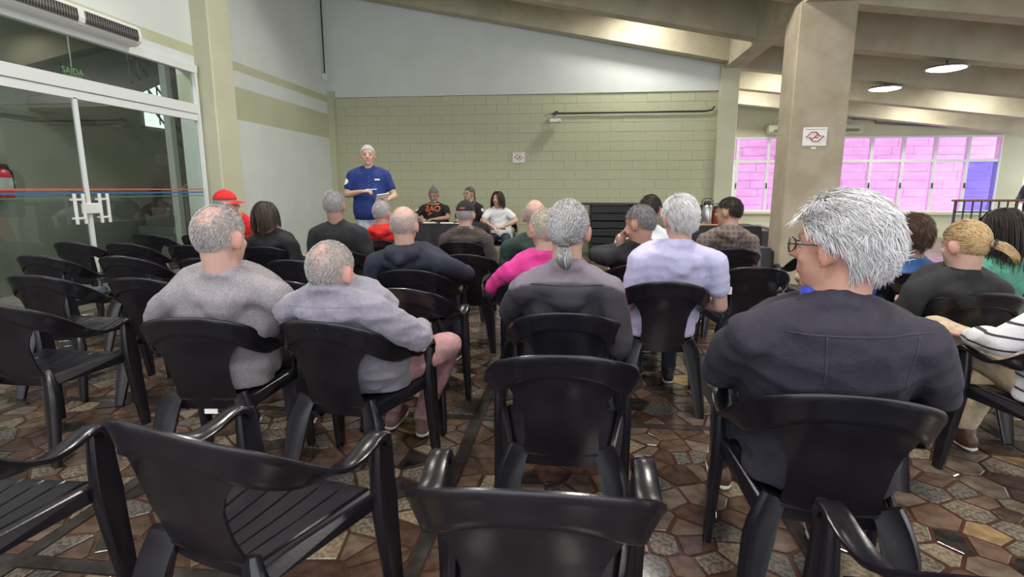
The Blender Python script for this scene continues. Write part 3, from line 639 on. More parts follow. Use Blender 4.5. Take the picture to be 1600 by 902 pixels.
# ------------------------------------------------------------------ people: shapes fused by a voxel remesh
def nrm(v): v = np.asarray(v, float); return v/(np.linalg.norm(v)+1e-12)
def frame(t, hint=(1,0,0)):
    t = nrm(t); h = np.asarray(hint, float); x = h-t*h.dot(t)
    if np.linalg.norm(x) < 1e-3: h = np.array([0,1.0,0]); x = h-t*h.dot(t)
    x = nrm(x); return x, np.cross(t, x), t
class Blob:
    def __init__(s): s.V = []; s.F = []; s.n = 0
    def _rings(s, rings, seg):
        base = s.n; V = []; ang = np.arange(seg)*2*PI/seg; ca, sa = np.cos(ang)[:,None], np.sin(ang)[:,None]
        for c, rx, ry, ax, ay in rings: V.append(np.asarray(c)[None]+ca*rx*np.asarray(ax)[None]+sa*ry*np.asarray(ay)[None])
        V.append(np.asarray(rings[0][0])[None]); V.append(np.asarray(rings[-1][0])[None]); V = np.vstack(V); m = len(rings)
        F = [(base+i*seg+k, base+i*seg+(k+1)%seg, base+(i+1)*seg+(k+1)%seg, base+(i+1)*seg+k) for i in range(m-1) for k in range(seg)]
        a, b = base+m*seg, base+m*seg+1
        F += [(a, base+(k+1)%seg, base+k) for k in range(seg)] + [(b, base+(m-1)*seg+k, base+(m-1)*seg+(k+1)%seg) for k in range(seg)]
        s.V.append(V); s.F += F; s.n += len(V)
    def cone(s, p0, r0, p1, r1, flat=1.0, hint=(1,0,0), seg=12):
        p0, p1 = np.asarray(p0, float), np.asarray(p1, float); x, y, t = frame(p1-p0, hint); R = []
        for a in (-80,-55,-28): R.append((p0+t*r0*math.sin(math.radians(a)), r0*math.cos(math.radians(a)), r0*flat*math.cos(math.radians(a)), x, y))
        for k in (0,.33,.67,1): r = r0+(r1-r0)*k; R.append((p0+(p1-p0)*k, r, r*flat, x, y))
        for a in (28,55,80): R.append((p1+t*r1*math.sin(math.radians(a)), r1*math.cos(math.radians(a)), r1*flat*math.cos(math.radians(a)), x, y))
        s._rings(R, seg); return s
    def chain(s, pts, rs, **k):
        for i in range(len(pts)-1): s.cone(pts[i], rs[i], pts[i+1], rs[i+1], **k)
        return s
    def ell(s, c, r, R=None, seg=16):
        c = np.asarray(c, float); R = np.eye(3) if R is None else np.asarray(R); rg = []
        for a in (-85,-65,-42,-20,0,20,42,65,85):
            ca, sa = math.cos(math.radians(a)), math.sin(math.radians(a)); rg.append((c+R[:,2]*r[2]*sa, r[0]*ca, r[1]*ca, R[:,0], R[:,1]))
        s._rings(rg, seg); return s
    def loft(s, cs, ws, ds, xs, hint_t=None, seg=24):
        cs = [np.asarray(c, float) for c in cs]; rg = []
        for i, c in enumerate(cs):
            t = nrm(cs[min(i+1,len(cs)-1)]-cs[max(i-1,0)]); x = np.asarray(xs[i] if isinstance(xs, list) else xs, float); x = nrm(x-t*x.dot(t)); rg.append((c, ws[i], ds[i], x, np.cross(t, x)))
        s._rings(rg, seg); return s
QUEUE = []
def queue(o, blob, voxel, post=None, smooth=3): QUEUE.append((o, blob, voxel, post, smooth))
def flush():
    tmp = []
    for o, blob, voxel, post, smooth in QUEUE:
        V = np.vstack(blob.V); me = mesh_np('t', V, blob.F); t = bpy.data.objects.new('t', me); COL.objects.link(t)
        md = t.modifiers.new('r', 'REMESH'); md.mode = 'VOXEL'; md.voxel_size = voxel
        if o.name.startswith('person'): dm = t.modifiers.new('d', 'DECIMATE'); dm.ratio = .5
        tmp.append(t)
    bpy.context.view_layer.update(); dg = bpy.context.evaluated_depsgraph_get()
    for t, (o, blob, voxel, post, smooth) in zip(tmp, QUEUE):
        me = bpy.data.meshes.new_from_object(t.evaluated_get(dg)); n = len(me.vertices)
        co = np.empty(n*3); me.vertices.foreach_get('co', co); co = co.reshape(-1, 3)
        ed = np.empty(len(me.edges)*2, int); me.edges.foreach_get('vertices', ed); ed = ed.reshape(-1, 2)
        deg = np.bincount(ed.ravel(), minlength=n).astype(float)[:,None]
        for _ in range(smooth):
            acc = np.stack([np.bincount(ed[:,0], co[ed[:,1],k], n)+np.bincount(ed[:,1], co[ed[:,0],k], n) for k in range(3)], 1)
            co = co*.45+.55*acc/np.maximum(deg, 1)
        me.vertices.foreach_set('co', co.ravel()); me.update()
        col = None
        if post:
            nn = np.empty(n*3); me.vertices.foreach_get('normal', nn); co, col = post(co, nn.reshape(-1, 3)); me.vertices.foreach_set('co', co.ravel())
        if col is not None:
            at = me.color_attributes.new('Col', 'FLOAT_COLOR', 'POINT'); at.data.foreach_set('color', np.hstack([col, np.ones((n,1))]).astype(np.float32).ravel())
        me.polygons.foreach_set('use_smooth', [True]*len(me.polygons)); me.update()
        old = o.data; mats = list(old.materials); me.name = o.name
        for m in mats:
            me.materials.append(m)
        o.data = me; bpy.data.meshes.remove(old)
    for t in tmp: bpy.data.meshes.remove(t.data)
    QUEUE.clear()
def folds(amp, freq, seed, keep=None):
    r = np.random.default_rng(seed); K = r.normal(size=(4,3))*freq; K[:,2] *= 1.7; ph = r.uniform(0, 6.28, 4); K2 = r.normal(size=(4,3))*freq*.45; p2 = r.uniform(0, 6.28, 4)
    def f(co, nn):
        d = np.zeros(len(co))
        for k in range(4): d += 1-2*np.abs(np.sin(co@K[k]*.5+ph[k]+1.6*np.sin(co@K2[k]+p2[k])))**.8
        w = 1.0 if keep is None else keep(co)
        return co+nn*(amp*.35*d*w)[:,None], None
    return f
def rotm(yaw, pitch, roll):       # head: yaw left +, pitch down +, roll to own right +
    return np.array((Matrix.Rotation(math.radians(yaw), 3, 'Z') @ Matrix.Rotation(math.radians(-pitch), 3, 'X') @ Matrix.Rotation(math.radians(roll), 3, 'Y')))
CC, CR = np.array([0,-.012,.022]), np.array([.0775,.098,.096])       # cranium in the head frame
def head_blob(b, hc, R, s, nb):
    P = lambda *p: hc+R@(np.array(p)*s)
    b.ell(P(*CC), CR*s, R, 22)
    b.ell(P(0,.028,-.035), np.array([.061,.062,.080])*s, R); b.ell(P(0,.030,-.078), np.array([.048,.052,.036])*s, R); b.ell(P(0,.068,-.098), np.array([.022,.018,.016])*s, R)
    b.cone(P(0,.090,.006), .007*s, P(0,.112,-.026), .0125*s); b.ell(P(.012,.098,-.030), np.array([.009,.011,.008])*s, R); b.ell(P(-.012,.098,-.030), np.array([.009,.011,.008])*s, R)
    b.cone(P(-.038,.071,.022), .013*s, P(.038,.071,.022), .013*s); b.cone(P(-.018,.085,-.058), .008*s, P(.018,.085,-.058), .008*s); b.cone(P(-.015,.083,-.068), .008*s, P(.015,.083,-.068), .008*s)
    for q in (-1, 1):
        b.ell(P(q*.042,.056,-.026), np.array([.020,.020,.020])*s, R)
        Re = R@np.array(Matrix.Rotation(q*math.radians(-22), 3, 'Z') @ Matrix.Rotation(math.radians(-10), 3, 'X'))
        b.ell(P(q*.082,-.012,-.008), np.array([.009,.021,.033])*s, Re); b.ell(P(q*.080,-.006,-.034), np.array([.008,.012,.013])*s, Re)
    b.cone(P(0,-.030,-.045), .057*s, nb+np.array([0,0,-.03]), .062*s); b.cone(P(0,.005,-.06), .046*s, nb+np.array([0,.02,-.02]), .056*s)
def hand_blob(b, w, d, nrm_, side, curl, s=1.0):
    d = nrm(d); n = np.asarray(nrm_, float); n = nrm(n-d*n.dot(d)); a = np.cross(d, n)*side       # a points towards the thumb
    c = w+d*.05*s; b.cone(w, .025*s, w+d*.02*s, .027*s, flat=.8, hint=a); b.ell(c, np.array([.040,.052,.017])*s, np.stack([a, d, n], 1))
    for off, L in ((.030,.070),(.010,.080),(-.010,.075),(-.029,.058)):
        p = w+d*.088*s+a*off*s; dd = d.copy(); r = .0095*s
        for k, f in enumerate((.45,.32,.26)):
            ang = math.radians(curl*(.75 if k == 0 else 1.0)); dd = nrm(dd*math.cos(ang)-np.cross(np.cross(dd, n), dd)*math.sin(ang)); nn_ = n
            q = p+dd*L*f*s; b.cone(p, r, q, r*.92, seg=8); p = q; r *= .92; n = nrm(n-dd*n.dot(dd)) if abs(n.dot(dd)) < .95 else nrm(np.cross(dd, a))
        n = np.asarray(nn_, float); n = np.asarray(nrm_, float); n = nrm(n-d*n.dot(d))
    p = w+d*.03*s+a*.030*s; q = p+(a*.75+d*.65)*.036*s; b.cone(p, .013*s, q, .0105*s, seg=8); b.cone(q, .0105*s, q+nrm(d*.9+a*.25-n*.35)*.032*s, .009*s, seg=8)
SKIN = mat('skin', (.5,.3,.22), .5, attr='Col', bump=.06, bscale=120, spec=.4)
HAIR = mat('hair', (.3,.3,.3), .5, attr='Col', spec=.35)
EYE = mat('eye', (.8,.8,.8), .2, attr='Col')
def hair_mesh(hc, R, s, spec, seed):
    """strands growing from the scalp over a thin cap; spec: mask(u), n, length, comb, lift, grav, cols, rad, seg"""
    r = np.random.default_rng(seed); mask = spec['mask']; n = spec['n']
    U = r.normal(size=(n*8,3)); U /= np.linalg.norm(U, axis=1)[:,None]; mv = mask(U); U = U[r.random(len(U)) < mv][:n]; n = len(U)
    infl = spec.get('infl', 1.02); rad = CR*infl; P = [CC+U*rad]; nrmv = U/rad; nrmv /= np.linalg.norm(nrmv, axis=1)[:,None]
    comb = spec['comb'](U) if callable(spec['comb']) else np.tile(spec['comb'], (n,1)); comb = comb+r.normal(size=(n,3))*spec.get('mess', .25)
    tan = comb-nrmv*(comb*nrmv).sum(1)[:,None]; tan /= np.linalg.norm(tan, axis=1)[:,None]+1e-9
    L = spec['length'](U) if callable(spec['length']) else np.full(n, spec['length']); L = L*r.uniform(.7, 1.15, n); seg = spec.get('seg', 3)
    D = tan+nrmv*spec.get('lift', .4); D /= np.linalg.norm(D, axis=1)[:,None]; g = np.array([0,0,-1.0]) if 'gdir' not in spec else np.array(spec['gdir']); g = R.T@g
    gather = spec.get('gather'); Rg = rad*spec.get('shell', 1.04)*(1+r.uniform(-.02,.05,n))[:,None] if gather is not None or spec.get('grav',0) else None
    for k in range(seg):
        if gather is not None:
            t = (k+1)/seg; q = U*(1-t)+np.asarray(gather)[None]*t+r.normal(size=(n,3))*.02; q /= np.linalg.norm(q, axis=1)[:,None]; P.append(CC+q*rad*(1.035+.015*math.sin(t*3.1)+r.uniform(0,.03,n)[:,None]*(1-t))); continue
        p = P[-1]+D*(L/seg)[:,None]; D = D+g[None]*spec.get('grav', 0)+r.normal(size=(n,3))*spec.get('curl', .08)
        if Rg is not None:
            e = (p-CC)/Rg; m = np.linalg.norm(e, axis=1); ins = m < 1; p[ins] = CC+(e[ins]/m[ins][:,None])*Rg[ins]
        D /= np.linalg.norm(D, axis=1)[:,None]
        P.append(p)
    P = np.stack(P, 1); w0 = spec.get('rad', .0011); V = []; ang = [0, 2.094, 4.189]; T = P[:,-1]-P[:,0]; T /= np.linalg.norm(T, axis=1)[:,None]+1e-9
    A = np.cross(T, nrmv); A /= np.linalg.norm(A, axis=1)[:,None]+1e-9; B = np.cross(T, A); m = seg+1
    VV = np.empty((n, m, 3, 3))
    for k in range(m):
        rr = w0*(1-.65*(k/seg)**2)
        for j, a in enumerate(ang): VV[:,k,j] = P[:,k]+(A*math.cos(a)+B*math.sin(a))*rr
    V = VV.reshape(-1, 3); idx = np.arange(n)[:,None]*m*3; F = []
    for k in range(seg):
        for j in range(3):
            q = np.stack([idx[:,0]+k*3+j, idx[:,0]+k*3+(j+1)%3, idx[:,0]+(k+1)*3+(j+1)%3, idx[:,0]+(k+1)*3+j], 1); F.append(q)
    F = np.vstack(F); cols = np.array(spec['cols'], float); ci = cols[r.integers(0, len(cols), n)]*r.uniform(.8, 1.2, (n,1)); C = np.repeat(ci, m*3, 0)
    # cap
    if spec.get('cap', True):
        a1, a2 = 40, 28; th = np.linspace(0, 2*PI, a1, endpoint=False); ph = np.linspace(-PI/2+.02, PI/2-.02, a2)
        G = np.array([[(math.cos(p)*math.cos(t), math.cos(p)*math.sin(t), math.sin(p)) for t in th] for p in ph]).reshape(-1, 3); ok = mask(G) > .5
        capV = CC+G*CR*spec.get('capinfl', 1.025); n0 = len(V); capF = [(i*a1+j, i*a1+(j+1)%a1, (i+1)*a1+(j+1)%a1, (i+1)*a1+j) for i in range(a2-1) for j in range(a1)]
        capF = np.array([f for f in capF if all(ok[list(f)])], int).reshape(-1, 4)
        if len(capF): V = np.vstack([V, capV]); F = np.vstack([F, capF+n0]); C = np.vstack([C, np.tile(cols.mean(0)*.8, (len(capV),1))])
    V = hc[None]+(V*s)@R.T
    me = bpy.data.meshes.new('hair'); nf = len(F); me.vertices.add(len(V)); me.vertices.foreach_set('co', V.ravel()); me.loops.add(nf*4); me.loops.foreach_set('vertex_index', F.ravel().astype(np.int32))
    me.polygons.add(nf); me.polygons.foreach_set('loop_start', np.arange(0, nf*4, 4, dtype=np.int32)); me.update(calc_edges=True); me.validate()
    at = me.color_attributes.new('Col', 'FLOAT_COLOR', 'POINT'); at.data.foreach_set('color', np.hstack([C, np.ones((len(C),1))]).astype(np.float32).ravel())
    me.polygons.foreach_set('use_smooth', [True]*len(me.polygons)); return me
def mask_full(U, front=.52, side=-.2, back=-.62, thin=0.0):
    hl = side+(front-side)*np.clip(U[:,1], 0, 1)**1.3+(back-side)*np.clip(-U[:,1]*1.5, 0, 1)
    ear = (np.abs(U[:,0]) > .82) & (U[:,2] < .12) & (U[:,1] > -.25)
    return ((U[:,2] > hl) & ~ear).astype(float)
def mask_bald(U, zc=.55, yc=-.25, rad=.75, rest=.0, **k):
    c = nrm((0, yc, zc)); d = U@c; m = mask_full(U, **k); t = np.clip((d-math.cos(rad))/.15, 0, 1); return m*(1-t*(1-rest))
GREY = [(.42,.41,.42),(.30,.29,.30),(.52,.51,.52)]; WHITE = [(.72,.71,.72),(.62,.61,.63),(.80,.79,.80)]; DARK = [(.035,.025,.022),(.05,.035,.03),(.025,.02,.018)]
BROWN = [(.10,.055,.035),(.07,.04,.028),(.14,.08,.05)]; BLOND = [(.42,.28,.13),(.30,.20,.10),(.52,.37,.2)]; SALT = [(.22,.21,.22),(.34,.33,.34),(.14,.13,.14)]
HS = {
 'crop': lambda cols, n=2200, **k: dict(mask=lambda U: mask_full(U, **k), n=int(n*.75), length=.020, comb=np.array([0,-.4,-.5]), lift=.45, cols=cols, mess=.35, rad=.0012, seg=2),
 'balding': lambda cols, n=2200, zc=.8, yc=-.2, rd=.75, rest=.12, ln=.013, **k: dict(mask=lambda U: mask_bald(U, zc, yc, rd, rest, **k), n=n, length=ln, comb=np.array([0,-.4,-.6]), lift=.35, cols=cols, mess=.35, rad=.0011, seg=2, cap=False),
 'mop': lambda cols, n=4000, ln=.06, **k: dict(mask=lambda U: mask_full(U, **k), n=int(n*.62), length=ln, comb=lambda U: np.stack([U[:,0]*.45+.55*np.sin(U[:,2]*9+U[:,1]*7), -.95+.4*np.sin(U[:,0]*11+U[:,2]*6), -.35-.55*(U[:,2] < .3)+.35*np.sin(U[:,0]*8-U[:,1]*9)], 1), lift=.10, grav=.14, cols=cols, mess=.12, rad=.0012, seg=4, curl=.06, infl=1.08, capinfl=1.085),
 'bob': lambda cols, n=2600, ln=.20, **k: dict(mask=lambda U: mask_full(U, **k), n=int(n*.55), length=lambda U: ln*(.55+.45*np.clip((U[:,2]+.6)/1.6, 0, 1)), comb=lambda U: np.stack([np.sign(U[:,0])*.6, -.5+0*U[:,0], -.8+0*U[:,0]], 1), lift=.04, grav=.75, cols=cols, mess=.05, rad=.0023, seg=8, curl=.02, shell=1.06, infl=1.04, capinfl=1.055),
 'gather': lambda cols, n=3600, gat=(0,-.93,-.36), back=-.82, **k: dict(mask=lambda U: mask_full(U, back=back, **k), n=int(n*.65), length=.1, comb=np.array([0,-1,0]), cols=cols, gather=nrm(gat), rad=.0017, seg=4, capinfl=1.03),
}
def resample(pts, ts):
    pts = np.array(pts, float); n = len(pts)-1; out = []
    for t in ts:
        x = min(max(t, 0), .9999)*n; i = int(x); f = x-i; a, b, c, d = pts[max(i-1,0)], pts[i], pts[i+1], pts[min(i+2,n)]
        out.append(.5*((2*b)+(c-a)*f+(2*a-5*b+4*c-d)*f*f+(3*b-a-3*c+d)*f**3))
    return out
people = {}
def person(key, x, y, rz, label, head, skin=(.52,.31,.23), hair=None, yaw=0, pitch=0, roll=0, hs=1.0, sw=.185, girth=1.0, belly=0.0, hip=None, standing=False,
           top=None, sleeve='long', collar=True, hood=False, bottom=None, shoe=None, armL=None, armR=None, legL=None, legR=None, near=False, top_col=None, lips=True, foldamp=.006, neck=None, collar_m=None, hem=None, brow=(.2,.15,.12), hairpaint=None, vneck=False, armholes=0):
    """x, y: middle of the seat (or feet); head: world position of the crown; everything else in the person's own frame (+y ahead, +x own right)"""
    a = math.radians(rz); ca, sa = math.cos(a), math.sin(a); seed = abs(hash(key)) % 1000 if False else sum(ord(c)*(i+3) for i, c in enumerate(key))
    def loc(p): dx, dy = p[0]-x, p[1]-y; return np.array([dx*ca+dy*sa, -dx*sa+dy*ca, p[2]])
    me = bpy.data.meshes.new('person'); me.materials.append(SKIN); o = tag(link(bpy.data.objects.new('person', me)), label, 'person'); o.location = (x, y, 0); o.rotation_euler = (0, 0, a)
    R = rotm(yaw, pitch, roll); hc = loc(head)-R@np.array([0,-.012,.118*hs])
    hipz = .93 if standing else .505
    hp = np.array(hip if hip is not None else (0, -.075 if not standing else 0, hipz), float)
    nb = np.array(neck, float) if neck is not None else hc+np.array([-R[0,1]*.01, -.046, -.140*hs])
    if not standing: nb[1] = max(nb[1], back_y(0, .77)+.085)
    mid = [hp, hp*.67+nb*.33+np.array([0,-.022,0]), hp*.33+nb*.67+np.array([0,-.030,0]), nb]
    ts = [0,.10,.22,.36,.50,.64,.76,.86,.93,1.0]; sp = resample(mid, ts); g = girth; wd = np.array([.165,.178,.176,.168,.168,.174,.176,.160,.120,.066]); dp = np.array([.115,.128,.130,.126,.122,.120,.114,.100,.080,.062])
    wd[:7] *= g; dp[:7] *= g; wd[5:9] *= (sw/.185); wd[6:9] *= np.array([1.06,1.12,1.15]); dp[7:9] *= 1.08
    if not standing:
        for i, c in enumerate(sp):
            lim = back_y(0, min(c[2], .77))+dp[i]*1.02+.052; k = 1-smoothstep(.80, 1.0, c[2]); c[1] += max(0, lim-c[1])*k
        hp = sp[0].copy()
    X = np.array([1.0,0,0]); body = Blob(); gar = Blob(); pan = Blob(); ex = .016
    body.loft([hp+np.array([0,0,-.06])]+sp, [.12]+list(wd*np.array([.94]*6+[.88,.82,.80,.94])), [.09]+list(dp*np.array([.94]*6+[.88,.82,.80,.94])), X)
    sp2 = [c+np.array([0,.055*belly*math.sin(PI*min(1, t/.62)),0]) if t < .62 else c for c, t in zip(sp, ts)]
    hm = hem if hem is not None else (-.075 if not standing else -.10)
    gar.loft([hp+np.array([0,0,hm]), hp+np.array([0,0,hm+.02])]+sp2[:-1]+[nb+np.array([0,.008,.004 if vneck else .012])], [wd[0]+ex-.004, wd[0]+ex]+list(wd[:-1]+ex)+[.074], [dp[0]+ex-.004, dp[0]+ex]+list(dp[:-1]+ex+.03*max(belly,0))+[.070], X, seg=28)
    gar.cone(nb+np.array([0,-.004,-.10]), .104, nb+np.array([0,.004,-.012]), .078); gar.ell(nb+np.array([0,-.012,-.085]), (.150*sw/.185,.090,.062))
    if collar:
        for k in range(12):
            t0, t1 = 2*PI*k/12, 2*PI*(k+1)/12; pp = lambda t: nb+np.array([.066*math.cos(t), .008+.064*math.sin(t), .020-.016*math.sin(t)]); gar.cone(pp(t0), .017, pp(t1), .017, seg=8); pq = lambda t: nb+np.array([.074*math.cos(t), .006+.072*math.sin(t), -.005-.016*math.sin(t)]); gar.cone(pq(t0), .022, pq(t1), .022, seg=8)
    if hood:
        gar.ell(nb+np.array([0,-.085,-.02]), (.125,.06,.055)); gar.cone(nb+np.array([-.09,-.03,.0]), .04, nb+np.array([0,-.12,-.055]), .045); gar.cone(nb+np.array([.09,-.03,.0]), .04, nb+np.array([0,-.12,-.055]), .045)
    for s_, arm in ((-1, armL), (1, armR)):
        S_ = nb+np.array([s_*sw, .012, -.092]); arm = arm or {}
        E = np.array(arm.get('e', S_+np.array([s_*.055, .05, -.255])), float); Wp = np.array(arm.get('w', (s_*.10, .235, max(.60, hp[2]+.12))), float)
        if 'wh' in arm: Wp = hc+np.array(arm['wh'])
        body.cone(nb+np.array([s_*.045,0,-.040]), .038, S_, .040); body.chain([S_, (S_+E)/2, E, (E*.6+Wp*.4), Wp], [.047,.045,.040,.039,.026])
        d = arm.get('d', nrm(Wp-E)); hand_blob(body, Wp+nrm(Wp-E)*.012, d, arm.get('n', (0,0,1)), arm.get('side', -s_), arm.get('curl', 22), 1.03)
        b1 = .017 if near else .014
        gar.cone(nb+np.array([s_*.05,-.004,-.030]), .063, S_+np.array([0,0,.0]), .064*g**.5)
        if sleeve == 'long':
            We = Wp*.94+E*.06; gar.chain([S_, S_*.5+E*.5, E, E*.55+We*.45, We], [.066*g**.5, (.054+b1)*g**.3, .046+b1, .043+b1, .036+b1*.5])
        else: gar.chain([S_, S_*.42+E*.58], [.066*g**.5, .064])
    if standing: dK = {-1: (-.10,.02,.50), 1: (.10,.02,.50)}; dA = {-1: (-.11,0,.09), 1: (.11,0,.09)}
    else: dK = {-1: (-.13,.36,.50), 1: (.13,.36,.50)}; dA = {-1: (-.14,.36,.09), 1: (.14,.36,.09)}
    feet = []
    for s_, leg in ((-1, legL), (1, legR)):
        leg = leg or {}; K = np.array(leg.get('k', dK[s_]), float); A = np.array(leg.get('a', dA[s_]), float); hj = hp+np.array([s_*.085,.01,-.01]); fd = nrm(leg.get('f', (s_*.12,1,0)))
        body.chain([hj, K, A], [.080,.055,.038]); pan.chain([hj, K], [.094*g**.5,.072]); pan.chain([K, K*.5+A*.5, A+np.array([0,0,.01])], [.070,.064,.052]); feet.append((A, fd))
    pan.ell(hp+np.array([0,0,-.0]), (.172*g,.128*g,.10)); pan.cone(hp+np.array([-.06,.02,-.005]), .092, hp+np.array([.06,.02,-.005]), .092)
    head_blob(body, hc, R, hs, nb)
    sk = np.array(skin); redder = sk*np.array([1.04,.88,.86])
    def paint(co, nn):
        L = ((co-hc)@R)/hs; c = np.tile(sk, (len(co),1)); r = np.random.default_rng(seed); inh = (np.linalg.norm(L, axis=1) < .15)
        K = r.normal(size=(3,3))*45; mot = sum(np.sin(co@k+i) for i, k in enumerate(K))/3; c = c*(1+.05*mot)[:,None]
        red = inh & ((np.abs(L[:,0]) > .074) | ((L[:,1] > .098) & (L[:,2] < .0))); c[red] = redder
        if lips: m = inh & (np.abs(L[:,0]) < .025) & (L[:,1] > .07) & (L[:,2] < -.053) & (L[:,2] > -.074); c[m] = sk*np.array([.85,.5,.5])
        m = inh & (np.abs(L[:,0]) < .050) & (np.abs(L[:,0]) > .012) & (L[:,1] > .055) & (L[:,2] > .018) & (L[:,2] < .031); c[m] = brow
        if hairpaint is not None:
            U = (L-CC)/CR; ln = np.linalg.norm(U, axis=1)[:,None]; m = inh & (ln[:,0] > .9); w = hairpaint[0](U/np.maximum(ln, 1e-6))*m; w = (w*hairpaint[2])[:,None]; c = c*(1-w)+np.array(hairpaint[1])*w
        return co, c
    queue(o, body, .0085 if near else .0105, paint, 2)
    def child(nm, b, m, vox, post=None, sm=3):
        me = bpy.data.meshes.new(nm); me.materials.append(m); c = link(bpy.data.objects.new(nm, me), o); queue(c, b, vox, post, sm); return c
    fo = folds(foldamp, 26 if near else 22, seed)
    def gp(co, nn):
        co, _ = fo(co, nn); return co, (top_col(co) if top_col else None)
    child('jacket' if sleeve == 'long' else 'shirt', gar, top, .009 if near else .013, gp, 4)
    child('trousers', pan, bottom or DENIM, .015 if near else .022, folds(.005, 24, seed+5), 3)
    for A, fd in feet:
        sh = Blob(); up = np.array([0,0,1.0]); f0 = np.array([A[0], A[1], max(A[2]-.05, .035)]); side = np.cross(fd, up)
        sh.loft([f0-fd*.075, f0-fd*.06, f0-fd*.02, f0+fd*.05, f0+fd*.12, f0+fd*.165, f0+fd*.18], [.02,.034,.038,.042,.044,.034,.012], [.02,.040,.046,.040,.030,.022,.01], side); sh.cone(f0+up*.0, .040, f0+up*.05-fd*.01, .042)
        so = Blob(); zf = max(f0[2]-.030, .008); q = lambda t: np.array([*(f0+fd*t)[:2], zf]); so.loft([q(-.08), q(-.06), q(0), q(.1), q(.165), q(.185)], [.02,.037,.041,.047,.038,.014], [.009,.011,.011,.011,.010,.008], side)
        s1 = child('shoe', sh, shoe or SHOE, .010 if near else .014, None, 2)
        mm = bpy.data.meshes.new('sole'); mm.materials.append(SOLE); s2 = link(bpy.data.objects.new('sole', mm), s1); queue(s2, so, .011, None, 1)
    if collar_m is not None:
        cb = Blob(); ct = .022 if isinstance(collar_m, tuple) else -.010; collar_m = collar_m[0] if isinstance(collar_m, tuple) else collar_m
        for k in range(14):
            t0, t1 = 2*PI*k/14, 2*PI*(k+1)/14; pp = lambda t: nb+np.array([.062*math.cos(t), .016+.064*math.sin(t), .032+ct*math.sin(t)]); cb.cone(pp(t0), .013, pp(t1), .013, seg=8); pq = lambda t: nb+np.array([.075*math.cos(t), .014+.078*math.sin(t), .012+ct*1.2*math.sin(t)]); cb.cone(pq(t0), .014, pq(t1), .014, seg=8)
        child('shirt_collar', cb, collar_m, .007, None, 2)
    if hair is not None: obj('hair', hair_mesh(hc, R, hs, hair, seed), HAIR, o)
    for q in (-1, 1):
        c = hc+R@(np.array([q*.031,.0705,.001])*hs); V = []; F = []; C = []
        for i in range(7):
            t = PI*i/6
            for j in range(8): u = np.array([math.sin(t)*math.cos(j*PI/4), math.cos(t), math.sin(t)*math.sin(j*PI/4)]); V.append(c+R@(u*.0115*hs)); C.append((.02,.015,.01,1) if i <= 1 else (.42,.38,.36,1))
        F = [(i*8+j, i*8+(j+1)%8, (i+1)*8+(j+1)%8, (i+1)*8+j) for i in range(6) for j in range(8)]
        m_ = mesh_np('eye', V, F, smooth=True); at = m_.color_attributes.new('Col', 'FLOAT_COLOR', 'POINT'); at.data.foreach_set('color', np.array(C, np.float32).ravel()); obj('eye', m_, EYE, o)
    people[key] = dict(o=o, hc=hc, R=R, hs=hs, nb=nb, hp=hp); return o
def on_head(key, p): d = people[key]; return d['hc']+d['R']@(np.array(p)*d['hs'])
def glasses(key, m):
    mb = MB(); d = people[key]
    for q in (-1, 1): mb_ = [on_head(key, (q*.033+.025*math.cos(t), .101-.010*abs(math.cos(t)) if q*math.cos(t) > 0 else .101, .000+.019*math.sin(t))) for t in np.linspace(0, 2*PI, 14, endpoint=False)]; mb.tube([Vector(p) for p in mb_], .0022, 6, closed=True)
    mb.tube([Vector(on_head(key, p)) for p in ((-.010,.102,.005),(0,.105,.008),(.010,.102,.005))], .002, 6)
    for q in (-1, 1): mb.tube([Vector(on_head(key, p)) for p in ((q*.058,.093,.004),(q*.078,.05,.006),(q*.086,-.01,.008),(q*.085,-.03,-.012))], .0022, 6)
    f = mb.build('glasses', m, d['o'])
    for q in (-1, 1):
        P = [on_head(key, (q*.033+.024*math.cos(t), .1005-.008*abs(math.cos(t)) if q*math.cos(t) > 0 else .1005, .018*math.sin(t))) for t in np.linspace(0, 2*PI, 14, endpoint=False)]
        MB().prism([Vector(p) for p in P], Vector(d['R']@np.array([0,.0015,0]))).build('lens', M['pane_clear'], f)
